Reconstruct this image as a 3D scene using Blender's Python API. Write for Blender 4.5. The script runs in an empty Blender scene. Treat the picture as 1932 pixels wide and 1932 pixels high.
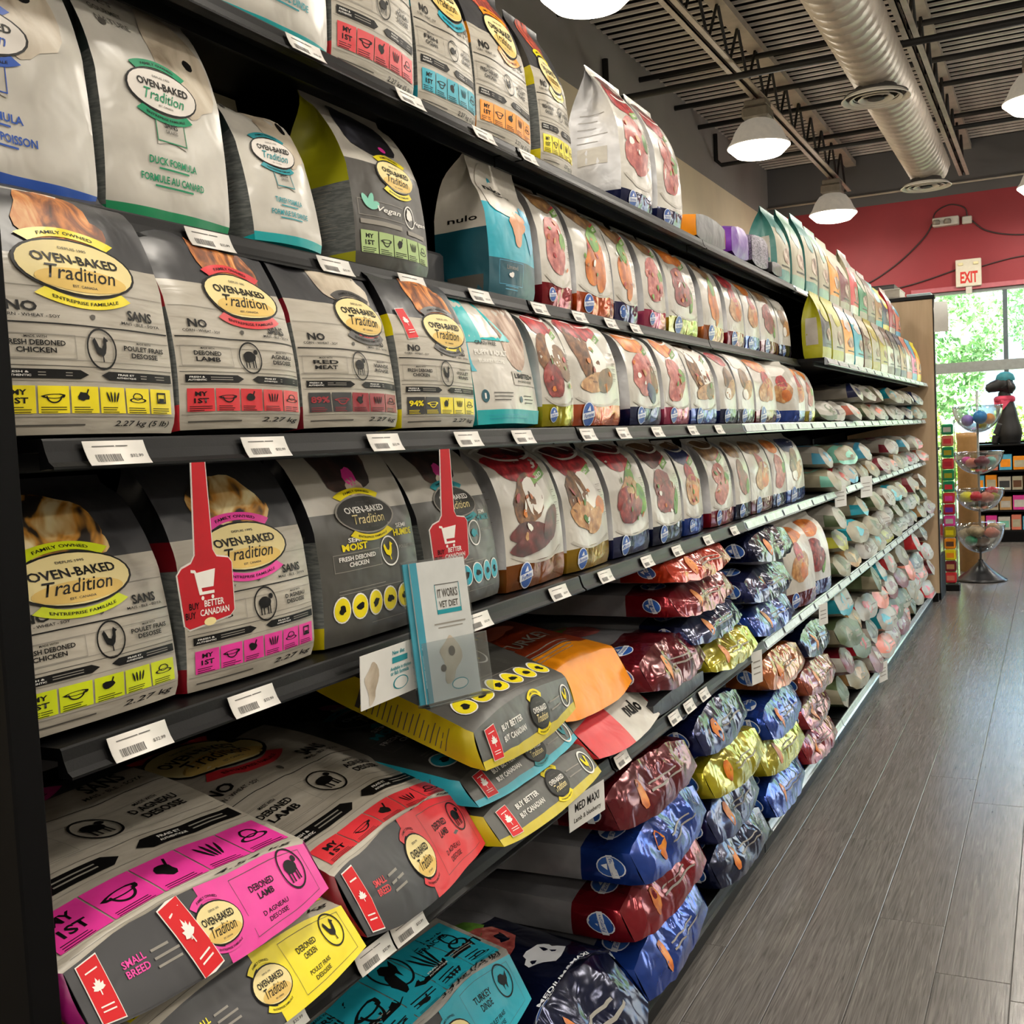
import bpy, math, random
import numpy as np
from mathutils import Matrix, Vector

# ------------------------------------------------------------------ camera, world, exposure
sc = bpy.context.scene
C = sc.collection
R_ = (0.8965, 0.4402, -0.0500); D_ = (-0.0181, -0.0765, -0.9969); F_ = (-0.4427, 0.8946, -0.0614)
cam_d = bpy.data.cameras.new('camera'); cam = bpy.data.objects.new('camera', cam_d); C.objects.link(cam)
cam_d.sensor_width = 36.0; cam_d.lens = 2090.0 / 1932.0 * 36.0; cam_d.clip_start = 0.02; cam_d.clip_end = 200
R = Vector(R_).normalized(); F = Vector(F_); F = (F - R * F.dot(R)).normalized(); U = R.cross(F)
M4 = Matrix(((R.x, U.x, -F.x, 0), (R.y, U.y, -F.y, 0), (R.z, U.z, -F.z, 1.2268), (0, 0, 0, 1)))
cam.matrix_world = M4
sc.camera = cam

world = bpy.data.worlds.new('sky'); sc.world = world; world.use_nodes = True
wn = world.node_tree.nodes; wl = world.node_tree.links
sky = wn.new('ShaderNodeTexSky'); sky.sky_type = 'NISHITA'; sky.sun_disc = False
sky.sun_elevation = math.radians(48); sky.sun_rotation = math.radians(150); sky.dust_density = 2.0
wl.new(sky.outputs[0], wn['Background'].inputs[0]); wn['Background'].inputs[1].default_value = 2.3
sun_d = bpy.data.lights.new('sun', 'SUN'); sun_d.energy = 28.0; sun_d.angle = 0.01; sun_d.color = (1, .95, .86)
sun = bpy.data.objects.new('sun', sun_d); C.objects.link(sun)
sun.rotation_euler = (math.radians(42), 0, math.radians(25))
LENS_EMIT = 9.0; LAMP_W = 26.0; SIDE_W = 11.0; CEIL_FILL = .8

sc.view_settings.view_transform = 'Standard'; sc.view_settings.look = 'None'
sc.view_settings.exposure = -0.1; sc.view_settings.gamma = 1.0; sc.view_settings.use_curve_mapping = False

# ------------------------------------------------------------------ materials
def lin(h):
    h = h.lstrip('#'); v = [int(h[i:i + 2], 16) / 255 for i in (0, 2, 4)]
    return tuple((c / 12.92 if c <= .04045 else ((c + .055) / 1.055) ** 2.4) for c in v) + (1,)
MATS = {}
def mat(name, col='#808080', rough=.5, metal=0., bump=0., bscale=60., var=.06, vscale=25., coat=0., spec=.5,
        col2=None, stretch=(1, 1, 1), detail=3., emit=None, estr=0., ramp=None, coords='Object', distort=0.):
    if name in MATS: return MATS[name]
    m = bpy.data.materials.new(name); m.use_nodes = True; MATS[name] = m
    nt = m.node_tree; n = nt.nodes; l = nt.links; b = n['Principled BSDF']
    c = lin(col)
    tc = n.new('ShaderNodeTexCoord'); mp = n.new('ShaderNodeMapping'); mp.inputs['Scale'].default_value = stretch
    l.new(tc.outputs[coords], mp.inputs[0])
    nz = n.new('ShaderNodeTexNoise'); nz.inputs['Scale'].default_value = vscale; nz.inputs['Detail'].default_value = detail
    nz.inputs['Distortion'].default_value = distort
    l.new(mp.outputs[0], nz.inputs['Vector'])
    rp = n.new('ShaderNodeValToRGB'); l.new(nz.outputs['Fac'], rp.inputs[0])
    if ramp:
        els = rp.color_ramp.elements
        while len(els) < len(ramp): els.new(.5)
        for e, (p, h) in zip(els, ramp): e.position = p; e.color = lin(h)
    else:
        c2 = lin(col2) if col2 else tuple(min(1, x * (1 + var * 2)) for x in c[:3]) + (1,)
        c1 = c if col2 else tuple(x * (1 - var * 2) for x in c[:3]) + (1,)
        rp.color_ramp.elements[0].position = .33; rp.color_ramp.elements[1].position = .67
        rp.color_ramp.elements[0].color = c1; rp.color_ramp.elements[1].color = c2
    l.new(rp.outputs[0], b.inputs['Base Color'])
    b.inputs['Roughness'].default_value = rough; b.inputs['Metallic'].default_value = metal
    b.inputs['Specular IOR Level'].default_value = spec
    if coat: b.inputs['Coat Weight'].default_value = coat; b.inputs['Coat Roughness'].default_value = .15
    if bump:
        nb = n.new('ShaderNodeTexNoise'); nb.inputs['Scale'].default_value = bscale; nb.inputs['Detail'].default_value = 2
        nb.inputs['Distortion'].default_value = .6
        l.new(mp.outputs[0], nb.inputs['Vector'])
        bp = n.new('ShaderNodeBump'); bp.inputs['Strength'].default_value = bump; bp.inputs['Distance'].default_value = .01
        l.new(nb.outputs['Fac'], bp.inputs['Height']); l.new(bp.outputs[0], b.inputs['Normal'])
    if emit:
        b.inputs['Emission Color'].default_value = lin(emit); b.inputs['Emission Strength'].default_value = estr
    return m
def paper(name, col, rough=.37, **k):          # printed matte film
    return mat(name, col, rough, bump=k.pop('bump', .32), bscale=k.pop('bscale', 16), var=k.pop('var', .03), **k)
def foil(name, col, rough=.15, metal=.55):
    return mat(name, col, rough, metal, bump=.75, bscale=13, var=.10, vscale=14)
def ink(name, col): return mat(name, col, .45, var=.02, spec=.2)

mat('black_metal', '#040405', .42, .0, spec=.22, var=.05, bump=.03, bscale=400)
mat('black_back', '#060607', .8, spec=.1, var=.05)
mat('black_panel', '#050506', .6, spec=.12, var=.05)
mat('clear_channel', '#aab4bc', .22, .2, var=.05, coat=.4)
mat('channel_strip', '#c3cdd2', .3, .1, var=.08, vscale=40)
mat('tag_white', '#e4e0da', .45, var=.02)
mat('tag_ink', '#5b5855', .5, var=.03)
mat('wood_print', '#a9a294', .38, bump=.10, bscale=10, vscale=9, stretch=(1.6, 1.6, 9), detail=5, distort=.5,
    ramp=[(.25, '#9c9588'), (.45, '#aca598'), (.60, '#b3ada0'), (.8, '#bbb5a9')])
mat('grey_print', '#8d8a84', .45, bump=.12, bscale=40, vscale=9, stretch=(2.2, 2, 12), detail=5, ramp=[(.3, '#76736d'), (.55, '#8f8b85'), (.8, '#9b978f')])
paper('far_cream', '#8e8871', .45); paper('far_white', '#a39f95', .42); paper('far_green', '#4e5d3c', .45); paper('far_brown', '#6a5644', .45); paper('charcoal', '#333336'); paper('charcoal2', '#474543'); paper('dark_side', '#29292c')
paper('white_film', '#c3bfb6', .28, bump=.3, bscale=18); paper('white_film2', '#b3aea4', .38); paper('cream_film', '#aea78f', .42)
mat('text_panel', '#6d706e', .45, vscale=60, stretch=(1, 1, 6), ramp=[(.4, '#5a5e5d'), (.6, '#777a77')], bump=.1)
mat('silver_film', '#c6c6c8', .33, .25, bump=.25, bscale=22, var=.10, vscale=14)
mat('grey_film', '#86868a', .38, .25, bump=.25, bscale=20, var=.10, vscale=12)
for nm, cc in dict(yellow='#e9d70c', red='#d2323a', darkred='#8e1d2a', pink='#e0389a', lime='#c6d40a', teal='#1f9fb4', orange='#f0920f',
                   green='#0b8a58', blue='#1c50b0', turq='#12a9ae', brown='#5d3a20', maroon='#6f1324', purple='#6a2aa0', olive='#a89a10',
                   navy='#1c2450', skin='#c98a5e', crimson='#b3122a', tan='#b98f5a', salmon='#d97a62', mint='#7fc6b0', sky='#4fa9cc').items():
    paper(nm, cc)
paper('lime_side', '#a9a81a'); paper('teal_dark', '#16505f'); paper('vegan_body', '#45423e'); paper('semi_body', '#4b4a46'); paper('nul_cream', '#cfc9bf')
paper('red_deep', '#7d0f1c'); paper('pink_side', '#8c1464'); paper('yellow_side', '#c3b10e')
mat('fur_orange', vscale=26, stretch=(1.6, 1.6, .5), rough=.5, detail=5, distort=1.2, ramp=[(.3, '#2a1a14'), (.45, '#8a4a1c'), (.58, '#d08038'), (.75, '#e9bd7e')])
mat('fur_red', vscale=30, stretch=(1.6, 1.6, .5), rough=.5, detail=5, distort=1.4, ramp=[(.32, '#1b1213'), (.48, '#8e2f22'), (.62, '#d2542e'), (.78, '#e99a70')])
mat('fur_calico', vscale=17, rough=.5, detail=3, distort=1.0, ramp=[(.36, '#14110f'), (.46, '#2a2018'), (.52, '#b87f2c'), (.62, '#e3cf9a'), (.75, '#efe6cf')])
mat('fur_dark', vscale=22, rough=.5, detail=4, distort=1.0, ramp=[(.35, '#120e0e'), (.55, '#3a2620'), (.7, '#5a3d30')])
mat('fur_black', vscale=20, rough=.4, detail=4, distort=.8, ramp=[(.35, '#08080a'), (.6, '#1d1d24'), (.75, '#4a4a55')])
mat('fur_pale', vscale=14, rough=.5, detail=4, distort=.8, ramp=[(.35, '#8a7b68'), (.5, '#b9ac98'), (.65, '#cfc6b6')])
mat('fur_brown', vscale=16, rough=.5, detail=4, distort=1, ramp=[(.35, '#4b3429'), (.5, '#a98d7b'), (.65, '#d9c9ba')])
mat('meat_red', vscale=55, detail=5, rough=.4, ramp=[(.35, '#4f0f10'), (.55, '#86241f'), (.75, '#b8605a')])
mat('meat_pink', vscale=55, detail=5, rough=.4, ramp=[(.35, '#8c3030'), (.55, '#b55a52'), (.75, '#d69a8c')])
mat('meat_liver', vscale=40, rough=.4, ramp=[(.35, '#35100f'), (.55, '#5e2220'), (.75, '#8a4642')])
mat('meat_pale', vscale=55, detail=5, rough=.4, ramp=[(.35, '#8f5c30'), (.55, '#b98750'), (.75, '#d9b98c')])
mat('coco_shell', vscale=60, rough=.5, ramp=[(.35, '#4a2c17'), (.55, '#7d5230'), (.75, '#9d7448')])
mat('coco_white', '#e6e2da', .4, var=.03)
mat('fruit_red', vscale=60, detail=5, rough=.4, ramp=[(.35, '#6c0a14'), (.55, '#ab1c28'), (.75, '#d04a44')])
mat('fruit_orange', vscale=30, rough=.4, ramp=[(.35, '#a04c0a'), (.55, '#cc6f14'), (.75, '#e09a3a')])
mat('fruit_brown', vscale=30, rough=.4, ramp=[(.35, '#4a2f1a'), (.55, '#7a5630'), (.75, '#b08a50')])
mat('leaf_print', vscale=30, rough=.45, ramp=[(.35, '#3d6a26'), (.6, '#6fa03c'), (.8, '#a6c86a')])
mat('badge_blue', '#2a57a6', .35, var=.05); mat('badge_white', '#dfe3ea', .35, var=.02)
for nm, cc in dict(f_navy='#171e49', f_blue='#193887', f_red='#7c111e', f_orange='#ae4917', f_olive='#898011', f_pink='#a43a5a', f_purple='#2d2a55', f_brown='#834918',
                   f_gold='#977518', f_darkred='#5f111c', f_copper='#9e5625', f_grey='#6b6b6f', f_lime='#a19717', f_midnight='#0d1433').items():
    foil(nm, cc)
ink('ink_black', '#0d0c0c'); ink('ink_grey', '#54514c'); ink('ink_white', '#e8e6e0'); ink('ink_yellow', '#e6d410'); ink('oval_cream', '#e6d59a')
ink('oval_tan', '#ddbb6a'); ink('ink_teal', '#2b8f9a'); ink('ink_green', '#1c8a60'); ink('ink_blue', '#2a55b0'); ink('flag_red', '#cf1f26'); ink('oval_white', '#dcd6cf')
ink('black_oval', '#2f2e2b'); ink('pale_green', '#a7bf83'); ink('ink_dim', '#8e8a82')

# ------------------------------------------------------------------ mesh helpers
def link_obj(name, me, parent=None, loc=None, rot=None):
    o = bpy.data.objects.new(name, me); C.objects.link(o)
    if parent is not None: o.parent = parent
    if loc is not None: o.location = loc
    if rot is not None: o.rotation_euler = rot
    return o
def tag(o, label=None, cat=None, group=None, kind=None):
    if label: o['label'] = label
    if cat: o['category'] = cat
    if group: o['group'] = group
    if kind: o['kind'] = kind
    return o
def empty(name, loc=(0, 0, 0), rot=(0, 0, 0)):
    o = bpy.data.objects.new(name, None); o.empty_display_size = .05; C.objects.link(o); o.location = loc; o.rotation_euler = rot
    return o
class MB:
    """collects shapes for one mesh"""
    def __init__(s): s.v = []; s.f = []; s.mi = []; s.mats = []; s.sm = []
    def _m(s, m):
        if m not in s.mats: s.mats.append(m)
        return s.mats.index(m)
    def add(s, verts, faces, m, smooth=False):
        o = len(s.v); s.v.extend([tuple(p) for p in verts]); k = s._m(m)
        for f in faces: s.f.append(tuple(i + o for i in f)); s.mi.append(k); s.sm.append(smooth)
    def box(s, x0, y0, z0, x1, y1, z1, m, bev=0.):
        if bev <= 0:
            v = [(x, y, z) for x in (x0, x1) for y in (y0, y1) for z in (z0, z1)]
            s.add(v, [(0, 1, 3, 2), (4, 6, 7, 5), (0, 4, 5, 1), (2, 3, 7, 6), (0, 2, 6, 4), (1, 5, 7, 3)], m)
        else:
            c = ((x0 + x1) / 2, (y0 + y1) / 2, (z0 + z1) / 2); h = ((x1 - x0) / 2, (y1 - y0) / 2, (z1 - z0) / 2)
            b = min(bev, *[q * .49 for q in h]); v = []; idx = {}
            for sx in (-1, 1):
                for sy in (-1, 1):
                    for sz in (-1, 1):
                        for ax in range(3):
                            d = [h[0] - b, h[1] - b, h[2] - b]; d[ax] = h[ax]
                            idx[(sx, sy, sz, ax)] = len(v); v.append((c[0] + sx * d[0], c[1] + sy * d[1], c[2] + sz * d[2]))
            f = []
            for ax in range(3):
                o1, o2 = [i for i in range(3) if i != ax]
                for sg in (-1, 1):
                    q = []
                    for a, bb in ((-1, -1), (1, -1), (1, 1), (-1, 1)):
                        k = [0, 0, 0]; k[ax] = sg; k[o1] = a; k[o2] = bb; q.append(idx[(k[0], k[1], k[2], ax)])
                    f.append(tuple(q if (sg > 0) == (ax != 1) else q[::-1]))
            for ax in range(3):
                o1, o2 = [i for i in range(3) if i != ax]
                for a in (-1, 1):
                    for bb in (-1, 1):
                        k0 = [0] * 3; k1 = [0] * 3; k0[ax] = -1; k1[ax] = 1
                        for k in (k0, k1): k[o1] = a; k[o2] = bb
                        f.append((idx[(*k0, o1)], idx[(*k1, o1)], idx[(*k1, o2)], idx[(*k0, o2)]))
            for sx in (-1, 1):
                for sy in (-1, 1):
                    for sz in (-1, 1): f.append((idx[(sx, sy, sz, 0)], idx[(sx, sy, sz, 1)], idx[(sx, sy, sz, 2)]))
            s.add(v, f, m)
    def tube(s, pts, r, m, n=8, closed=False):
        pts = [Vector(p) for p in pts]; rings = []; N = len(pts)
        for i, p in enumerate(pts):
            a = pts[i - 1] if i > 0 else p; b = pts[i + 1] if i < N - 1 else p
            t = (b - a).normalized(); up = Vector((0, 0, 1)) if abs(t.z) < .95 else Vector((1, 0, 0))
            u = t.cross(up).normalized(); w = t.cross(u)
            rr = r[i] if isinstance(r, (list, tuple)) else r
            rings.append([p + (u * math.cos(2 * math.pi * k / n) + w * math.sin(2 * math.pi * k / n)) * rr for k in range(n)])
        v = [q for g in rings for q in g]
        f = [(i * n + k, i * n + (k + 1) % n, (i + 1) * n + (k + 1) % n, (i + 1) * n + k) for i in range(N - 1) for k in range(n)]
        f += [tuple(range(n))[::-1], tuple((N - 1) * n + k for k in range(n))]
        s.add(v, f, m, True)
    def lathe(s, prof, m, c=(0, 0, 0), n=32, sy=1., cap=False):
        v = []; N = len(prof)
        for r, z in prof:
            for k in range(n):
                a = 2 * math.pi * k / n; v.append((c[0] + r * math.cos(a), c[1] + r * sy * math.sin(a), c[2] + z))
        f = [(i * n + k, i * n + (k + 1) % n, (i + 1) * n + (k + 1) % n, (i + 1) * n + k) for i in range(N - 1) for k in range(n)]
        if cap: f += [tuple(range(n))[::-1], tuple((N - 1) * n + k for k in range(n))]
        s.add(v, f, m, True)
    def extrude(s, prof, y0, y1, m, smooth=False, cap=True):      # (x,z) profile polygon run along y
        n = len(prof); v = [(x, y0, z) for x, z in prof] + [(x, y1, z) for x, z in prof]
        f = [(i, (i + 1) % n, n + (i + 1) % n, n + i) for i in range(n)]
        if cap: f += [tuple(range(n))[::-1], tuple(range(n, 2 * n))]
        s.add(v, f, m, smooth)
    def mesh(s, name):
        me = bpy.data.meshes.new(name); me.from_pydata(s.v, [], s.f)
        for m in s.mats: me.materials.append(MATS[m])
        if s.f:
            me.polygons.foreach_set('material_index', s.mi); me.polygons.foreach_set('use_smooth', s.sm)
        me.update(); return me
    def obj(s, name, parent=None, loc=None, rot=None): return link_obj(name, s.mesh(name), parent, loc, rot)

# ------------------------------------------------------------------ flat print: 2D shapes laid on a bag's own surface
TXT = {}
def text2d(t, shear=0., bold=0.):
    k = (t, shear, bold)
    if k in TXT: return TXT[k]
    cu = bpy.data.curves.new('t', 'FONT'); cu.body = t; cu.resolution_u = 2; cu.shear = shear; cu.offset = bold; cu.fill_mode = 'FRONT'
    ob = bpy.data.objects.new('t', cu); me = bpy.data.meshes.new_from_object(ob); me.calc_loop_triangles()
    v = np.array([p.co[:2] for p in me.vertices]) if len(me.vertices) else np.zeros((0, 2))
    f = np.array([tuple(q.vertices) for q in me.loop_triangles], int).reshape(-1, 3)
    bpy.data.objects.remove(ob); bpy.data.curves.remove(cu); bpy.data.meshes.remove(me)
    if len(v):
        lo, hi = v.min(0), v.max(0); v = (v - (lo + hi) / 2) / np.maximum(hi - lo, 1e-6); asp = (hi - lo)[0] / (hi - lo)[1]
    else: asp = 1
    TXT[k] = (v, f, asp); return TXT[k]
def rot2(v, a):
    if not a: return v
    c, s_ = math.cos(a), math.sin(a); return v @ np.array([[c, s_], [-s_, c]])
class Print:
    """2D prims -> dict part -> (sheet,[v],[f],[mat],[layer])"""
    def __init__(s): s.parts = {}; s.part = 'front_print'; s.sheet = 'F'
    def on(s, part, sheet='F'): s.part = part; s.sheet = sheet; return s
    def emit(s, v, f, m, layer):
        key = (s.part, s.sheet); s.parts.setdefault(key, []).append((np.asarray(v, float), f, m, layer))
    def rect(s, x0, y0, x1, y1, m, layer=0, step=.016, rot=0.):
        nx = max(1, int(abs(x1 - x0) / step)); ny = max(1, int(abs(y1 - y0) / step))
        X, Y = np.meshgrid(np.linspace(x0, x1, nx + 1), np.linspace(y0, y1, ny + 1)); v = np.stack([X.ravel(), Y.ravel()], 1)
        if rot: c = np.array([(x0 + x1) / 2, (y0 + y1) / 2]); v = rot2(v - c, rot) + c
        w = nx + 1; f = [(j * w + i, j * w + i + 1, (j + 1) * w + i + 1, (j + 1) * w + i) for j in range(ny) for i in range(nx)]
        s.emit(v, f, m, layer)
    def frame(s, x0, y0, x1, y1, t, m, layer=0):
        s.rect(x0, y0, x1, y0 + t, m, layer); s.rect(x0, y1 - t, x1, y1, m, layer); s.rect(x0, y0, x0 + t, y1, m, layer); s.rect(x1 - t, y0, x1, y1, m, layer)
    def blob(s, cx, cy, rx, ry, m, layer=0, seed=0, amp=0., n=28, rot=0., r0=0., rings=3, a0=0., a1=2 * math.pi):
        rg = random.Random(seed); ph = [(k, rg.uniform(0, 6.28), amp * rg.uniform(.4, 1) / (k ** .6)) for k in (2, 3, 5, 7)]
        full = abs(a1 - a0 - 2 * math.pi) < 1e-6; cols = n if full else n + 1
        v = []; rr = np.linspace(r0, 1, rings + 1) if r0 > 0 else np.linspace(0, 1, rings + 1)[1:]
        if r0 <= 0: v.append((0., 0.))
        for q in rr:
            for k in range(cols):
                a = a0 + (a1 - a0) * k / n; d = q * (1 + sum(A * math.sin(K * a + p) for K, p, A in ph))
                v.append((rx * d * math.cos(a), ry * d * math.sin(a)))
        f = []; o = 1 if r0 <= 0 else 0
        if r0 <= 0: f += [(0, o + k, o + (k + 1) % cols) for k in range(n)]
        for j in range(len(rr) - 1):
            f += [(o + j * cols + k, o + (j + 1) * cols + k, o + (j + 1) * cols + (k + 1) % cols, o + j * cols + (k + 1) % cols) for k in range(n)]
        v = rot2(np.array(v), rot) + np.array([cx, cy]); s.emit(v, f, m, layer)
    def ring(s, cx, cy, rx, ry, t, m, layer=0, **k): s.blob(cx, cy, rx, ry, m, layer, r0=1 - t, rings=1, **k)
    def arc(s, cx, cy, rx, ry, t, a0, a1, m, layer=0): s.blob(cx, cy, rx, ry, m, layer, r0=1 - t, rings=2, a0=a0, a1=a1, n=18)
    def poly(s, pts, m, layer=0): s.emit(np.array(pts, float), [tuple(range(len(pts)))], m, layer)
    def text(s, t, cx, cy, w, m, layer=1, h=None, shear=0., bold=.012, rot=0., bow=0.):
        v, f, asp = text2d(t, shear, bold); hh = h if h else w / asp
        q = v * np.array([w, hh])
        if bow: q[:, 1] += bow * (1 - (2 * v[:, 0]) ** 2)
        s.emit(rot2(q, rot) + np.array([cx, cy]), [tuple(t3) for t3 in f], m, layer)
    def lines(s, x0, x1, y, n, gap, th, m, layer=1, seed=0):
        rg = random.Random(seed)
        for i in range(n):
            e = rg.uniform(.6, 1.); s.rect(x0, y - i * gap, x0 + (x1 - x0) * e, y - i * gap + th, m, layer, step=.02)

def ridged(seed, n=6, f0=14, f1=60):
    rg = random.Random(seed); w = []
    for i in range(n):
        f = f0 * (f1 / f0) ** (i / max(1, n - 1)) * rg.uniform(.8, 1.2); a = rg.uniform(-1.2, 1.2) + (math.pi / 2 if rg.random() < .4 else 0)
        w.append((f * math.cos(a), f * math.sin(a), rg.uniform(0, 6.28), rg.uniform(.5, 1) * (f0 / f) ** .75, rg.uniform(0, 6.28)))
    tot = sum(q[3] for q in w)
    def fn(x, z):
        r = 0
        for fx, fz, p, a, p2 in w:
            r = r + a * (np.abs(np.sin(fx * x + fz * z + p + 1.3 * np.sin(.5 * (fz * x - fx * z) + p2))) - .63)
        return r / tot
    return fn
def sstep(a, b, t):
    x = np.clip((t - a) / (b - a), 0, 1); return x * x * (3 - 2 * x)

class Bag:
    """flat-bottomed gusseted food bag. local: x width, -y front, z up, origin bottom centre"""
    def __init__(s, W, H, D, seed=0, res=(16, 5, 26), wr=.004, lean=0., fold=(0., .8), slope=0., bands=(), ef=.84, bulge=.10, ts=.95, tap=.52, foilv=0., fwr=.0, bres=5):
        nu, ns, nr = res; s.W, s.H, s.D = W, H, D
        t = np.unique(np.round(np.concatenate([np.linspace(0, 1, nr + 1), np.array(bands, float)]), 5))
        keep = [0]
        for i in range(1, len(t)):
            if t[i] - t[keep[-1]] > .006 or any(abs(t[i] - b) < 1e-4 for b in bands) or i == len(t) - 1: keep.append(i)
        t = t[keep]; s.t = t
        th = lean + fold[0] * sstep(fold[1], min(.99, fold[1] + .14), t)
        ds = np.diff(t) * H; thm = (th[1:] + th[:-1]) / 2
        cy = np.concatenate([[0], np.cumsum(np.sin(thm) * ds)]); cz = np.concatenate([[0], np.cumsum(np.cos(thm) * ds)])
        dp = (1 + bulge * np.sin(np.pi * np.clip(t / .62, 0, 1))) * (1 - np.clip((t - tap) / (ts - tap), 0, 1) ** 1.5)
        dp = np.maximum(dp, .012) * (.93 + .07 * np.clip(t / .06, 0, 1)); hd = D / 2 * dp
        wp = (1 - .025 * np.sin(np.pi * t)) * (.965 + .035 * np.clip(t / .05, 0, 1)); hw = W / 2 * wp
        he = hd * np.where(t < .5, ef, ef + (1 - ef) * np.clip((t - .5) / .4, 0, 1))
        wr = wr * 2.6; nz = ridged(seed, 6, 10, 55); nz2 = ridged(seed + 7, 6, 26, 95)
        T = t[:, None]; sl = slope * np.clip(1 - T / .22, 0, 1) ** 1.5
        def put(x, n):      # x, n arrays (rows, cols) -> points
            y = cy[:, None] - n * np.cos(th)[:, None]; z = cz[:, None] + n * np.sin(th)[:, None]
            z = z + sl * (n + he[:, None]) / (2 * he[:, None] + 1e-6)
            return np.stack([x, y, z], -1)
        u = np.linspace(-1, 1, nu + 1)[None, :]
        fz = np.where(T < foilv, fwr, 0.)
        def face(sg, amp):
            x = u * hw[:, None]; win = (1 - np.abs(u) ** 6)
            n = he[:, None] + (hd - he)[:, None] * (1 - np.abs(u) ** 2.4)
            n = n + win * (amp * nz(x * sg, T * H) * (.5 + .8 * T) * np.where(T > .985, 0, 1) + fz * nz2(x, T * H)) * np.clip(hd[:, None] / (.25 * D), .12, 1)
            return put(x, sg * n)
        s.G = {}; cols = {}
        s.G['F'] = face(1, wr); cols['F'] = (u * W / 2)[0]
        K = face(-1, wr * .6)[:, ::-1]; s.G['K'] = K; cols['K'] = (u * W / 2)[0]
        sv = np.linspace(-1, 1, ns + 1)[None, :]
        inw = np.sqrt(np.maximum((D / 2) ** 2 - np.minimum(he, D / 2) ** 2, 0)) * .55 * sstep(.3, .8, t)
        nzs = ridged(seed + 3)
        for nm, sg in (('L', -1), ('R', 1)):
            n = he[:, None] * sv; w = 1 - sv ** 2
            x = hw[:, None] + .05 * D * w * (1 - sstep(.3, .7, T)) - inw[:, None] * (1 - np.abs(sv)) + w * (wr * .9 * nzs(n, T * H) + fz * nz2(n, T * H))
            if sg < 0: s.G['L'] = put(-x, n); cols['L'] = (sv * D / 2)[0]                     # back -> front
            else: s.G['R'] = put(x[:, ::-1], n[:, ::-1] if False else (he[:, None] * sv)[:, ::-1]); cols['R'] = (sv * D / 2)[0]
        # bottom: rows back -> front
        b = np.linspace(0, 1, bres + 1)[:, None]
        fb = s.G['F'][0]; kb = s.G['K'][0][::-1]
        Bt = kb[None] * (1 - b[..., None]) + fb[None] * b[..., None]
        q = (np.sin(np.pi * b) * (1 - np.abs(u) ** 6)); Bt = Bt.copy()
        nb = ridged(seed + 11, 5, 20, 70)
        Bt[..., 2] -= q * (fwr * 1.6 + wr * .7) * (nb(Bt[..., 0], b * D + 0 * u) + .35)
        s.G['B'] = Bt; cols['B'] = (u * W / 2)[0]
        s.rows = {k: t * H for k in 'FKLR'}; s.rows['B'] = (b * D)[:, 0]; s.cols = cols; s.N = {}
        for k, g in s.G.items():
            du = np.gradient(g, axis=1); dv = np.gradient(g, axis=0); n = np.cross(du, dv); n /= np.linalg.norm(n, axis=-1, keepdims=True) + 1e-9; s.N[k] = n
    def body(s, name, zones):
        """zones: sheet -> [(vmax, material)]"""
        mb_v = []; faces = []; mi = []; mats = []; off = 0
        for k, g in s.G.items():
            nr, nc = g.shape[:2]; mb_v.append(g.reshape(-1, 3))
            z = zones.get(k) or zones.get('K' if k == 'B' else 'L') or zones['F']
            for j in range(nr - 1):
                tm = (s.rows[k][j] + s.rows[k][j + 1]) / 2 / (s.H if k != 'B' else s.D)
                m = next((mm for vm, mm in z if tm <= vm + 1e-6), z[-1][1])
                if m not in mats: mats.append(m)
                q = mats.index(m)
                for i in range(nc - 1):
                    a = off + j * nc + i; faces.append((a, a + 1, a + nc + 1, a + nc)); mi.append(q)
            off += nr * nc
        me = bpy.data.meshes.new(name); me.from_pydata(np.concatenate(mb_v).tolist(), [], faces)
        for m in mats: me.materials.append(MATS[m])
        me.polygons.foreach_set('material_index', mi); me.polygons.foreach_set('use_smooth', [True] * len(faces)); me.update()
        return me
    def at(s, sheet, P, off):
        g, n, R0, C0 = s.G[sheet], s.N[sheet], s.rows[sheet], s.cols[sheet]
        x = np.clip(P[:, 0], C0[0], C0[-1]); y = np.clip(P[:, 1], R0[0], R0[-1])
        i = np.clip(np.searchsorted(C0, x) - 1, 0, len(C0) - 2); j = np.clip(np.searchsorted(R0, y) - 1, 0, len(R0) - 2)
        a = ((x - C0[i]) / (C0[i + 1] - C0[i]))[:, None]; b = ((y - R0[j]) / (R0[j + 1] - R0[j]))[:, None]
        f = lambda A: (A[j, i] * (1 - a) + A[j, i + 1] * a) * (1 - b) + (A[j + 1, i] * (1 - a) + A[j + 1, i + 1] * a) * b
        nn = f(n); nn /= np.linalg.norm(nn, axis=1, keepdims=True) + 1e-9
        return f(g) + nn * off
    def prints(s, pr, parent, offs=.0009):
        for (part, sheet), prims in pr.parts.items():
            vs = []; fs = []; mi = []; mats = []; o = 0
            for v, f, m, layer in prims:
                vs.append(s.at(sheet, v, offs + .00035 * layer))
                if m not in mats: mats.append(m)
                q = mats.index(m); fs += [tuple(i + o for i in t) for t in f]; mi += [q] * len(f); o += len(v)
            me = bpy.data.meshes.new(part); me.from_pydata(np.concatenate(vs).tolist(), [], fs)
            for m in mats: me.materials.append(MATS[m])
            me.polygons.foreach_set('material_index', mi); me.polygons.foreach_set('use_smooth', [True] * len(fs)); me.update()
            link_obj(part, me, parent)
STAND = Matrix(((0, -1, 0, 0), (1, 0, 0, 0), (0, 0, 1, 0), (0, 0, 0, 1)))          # front faces the aisle (+X)
LIE = Matrix(((0, 0, -1, 0), (1, 0, 0, 0), (0, -1, 0, 0), (0, 0, 0, 1)))            # on its back, bottom end to the aisle
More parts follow.
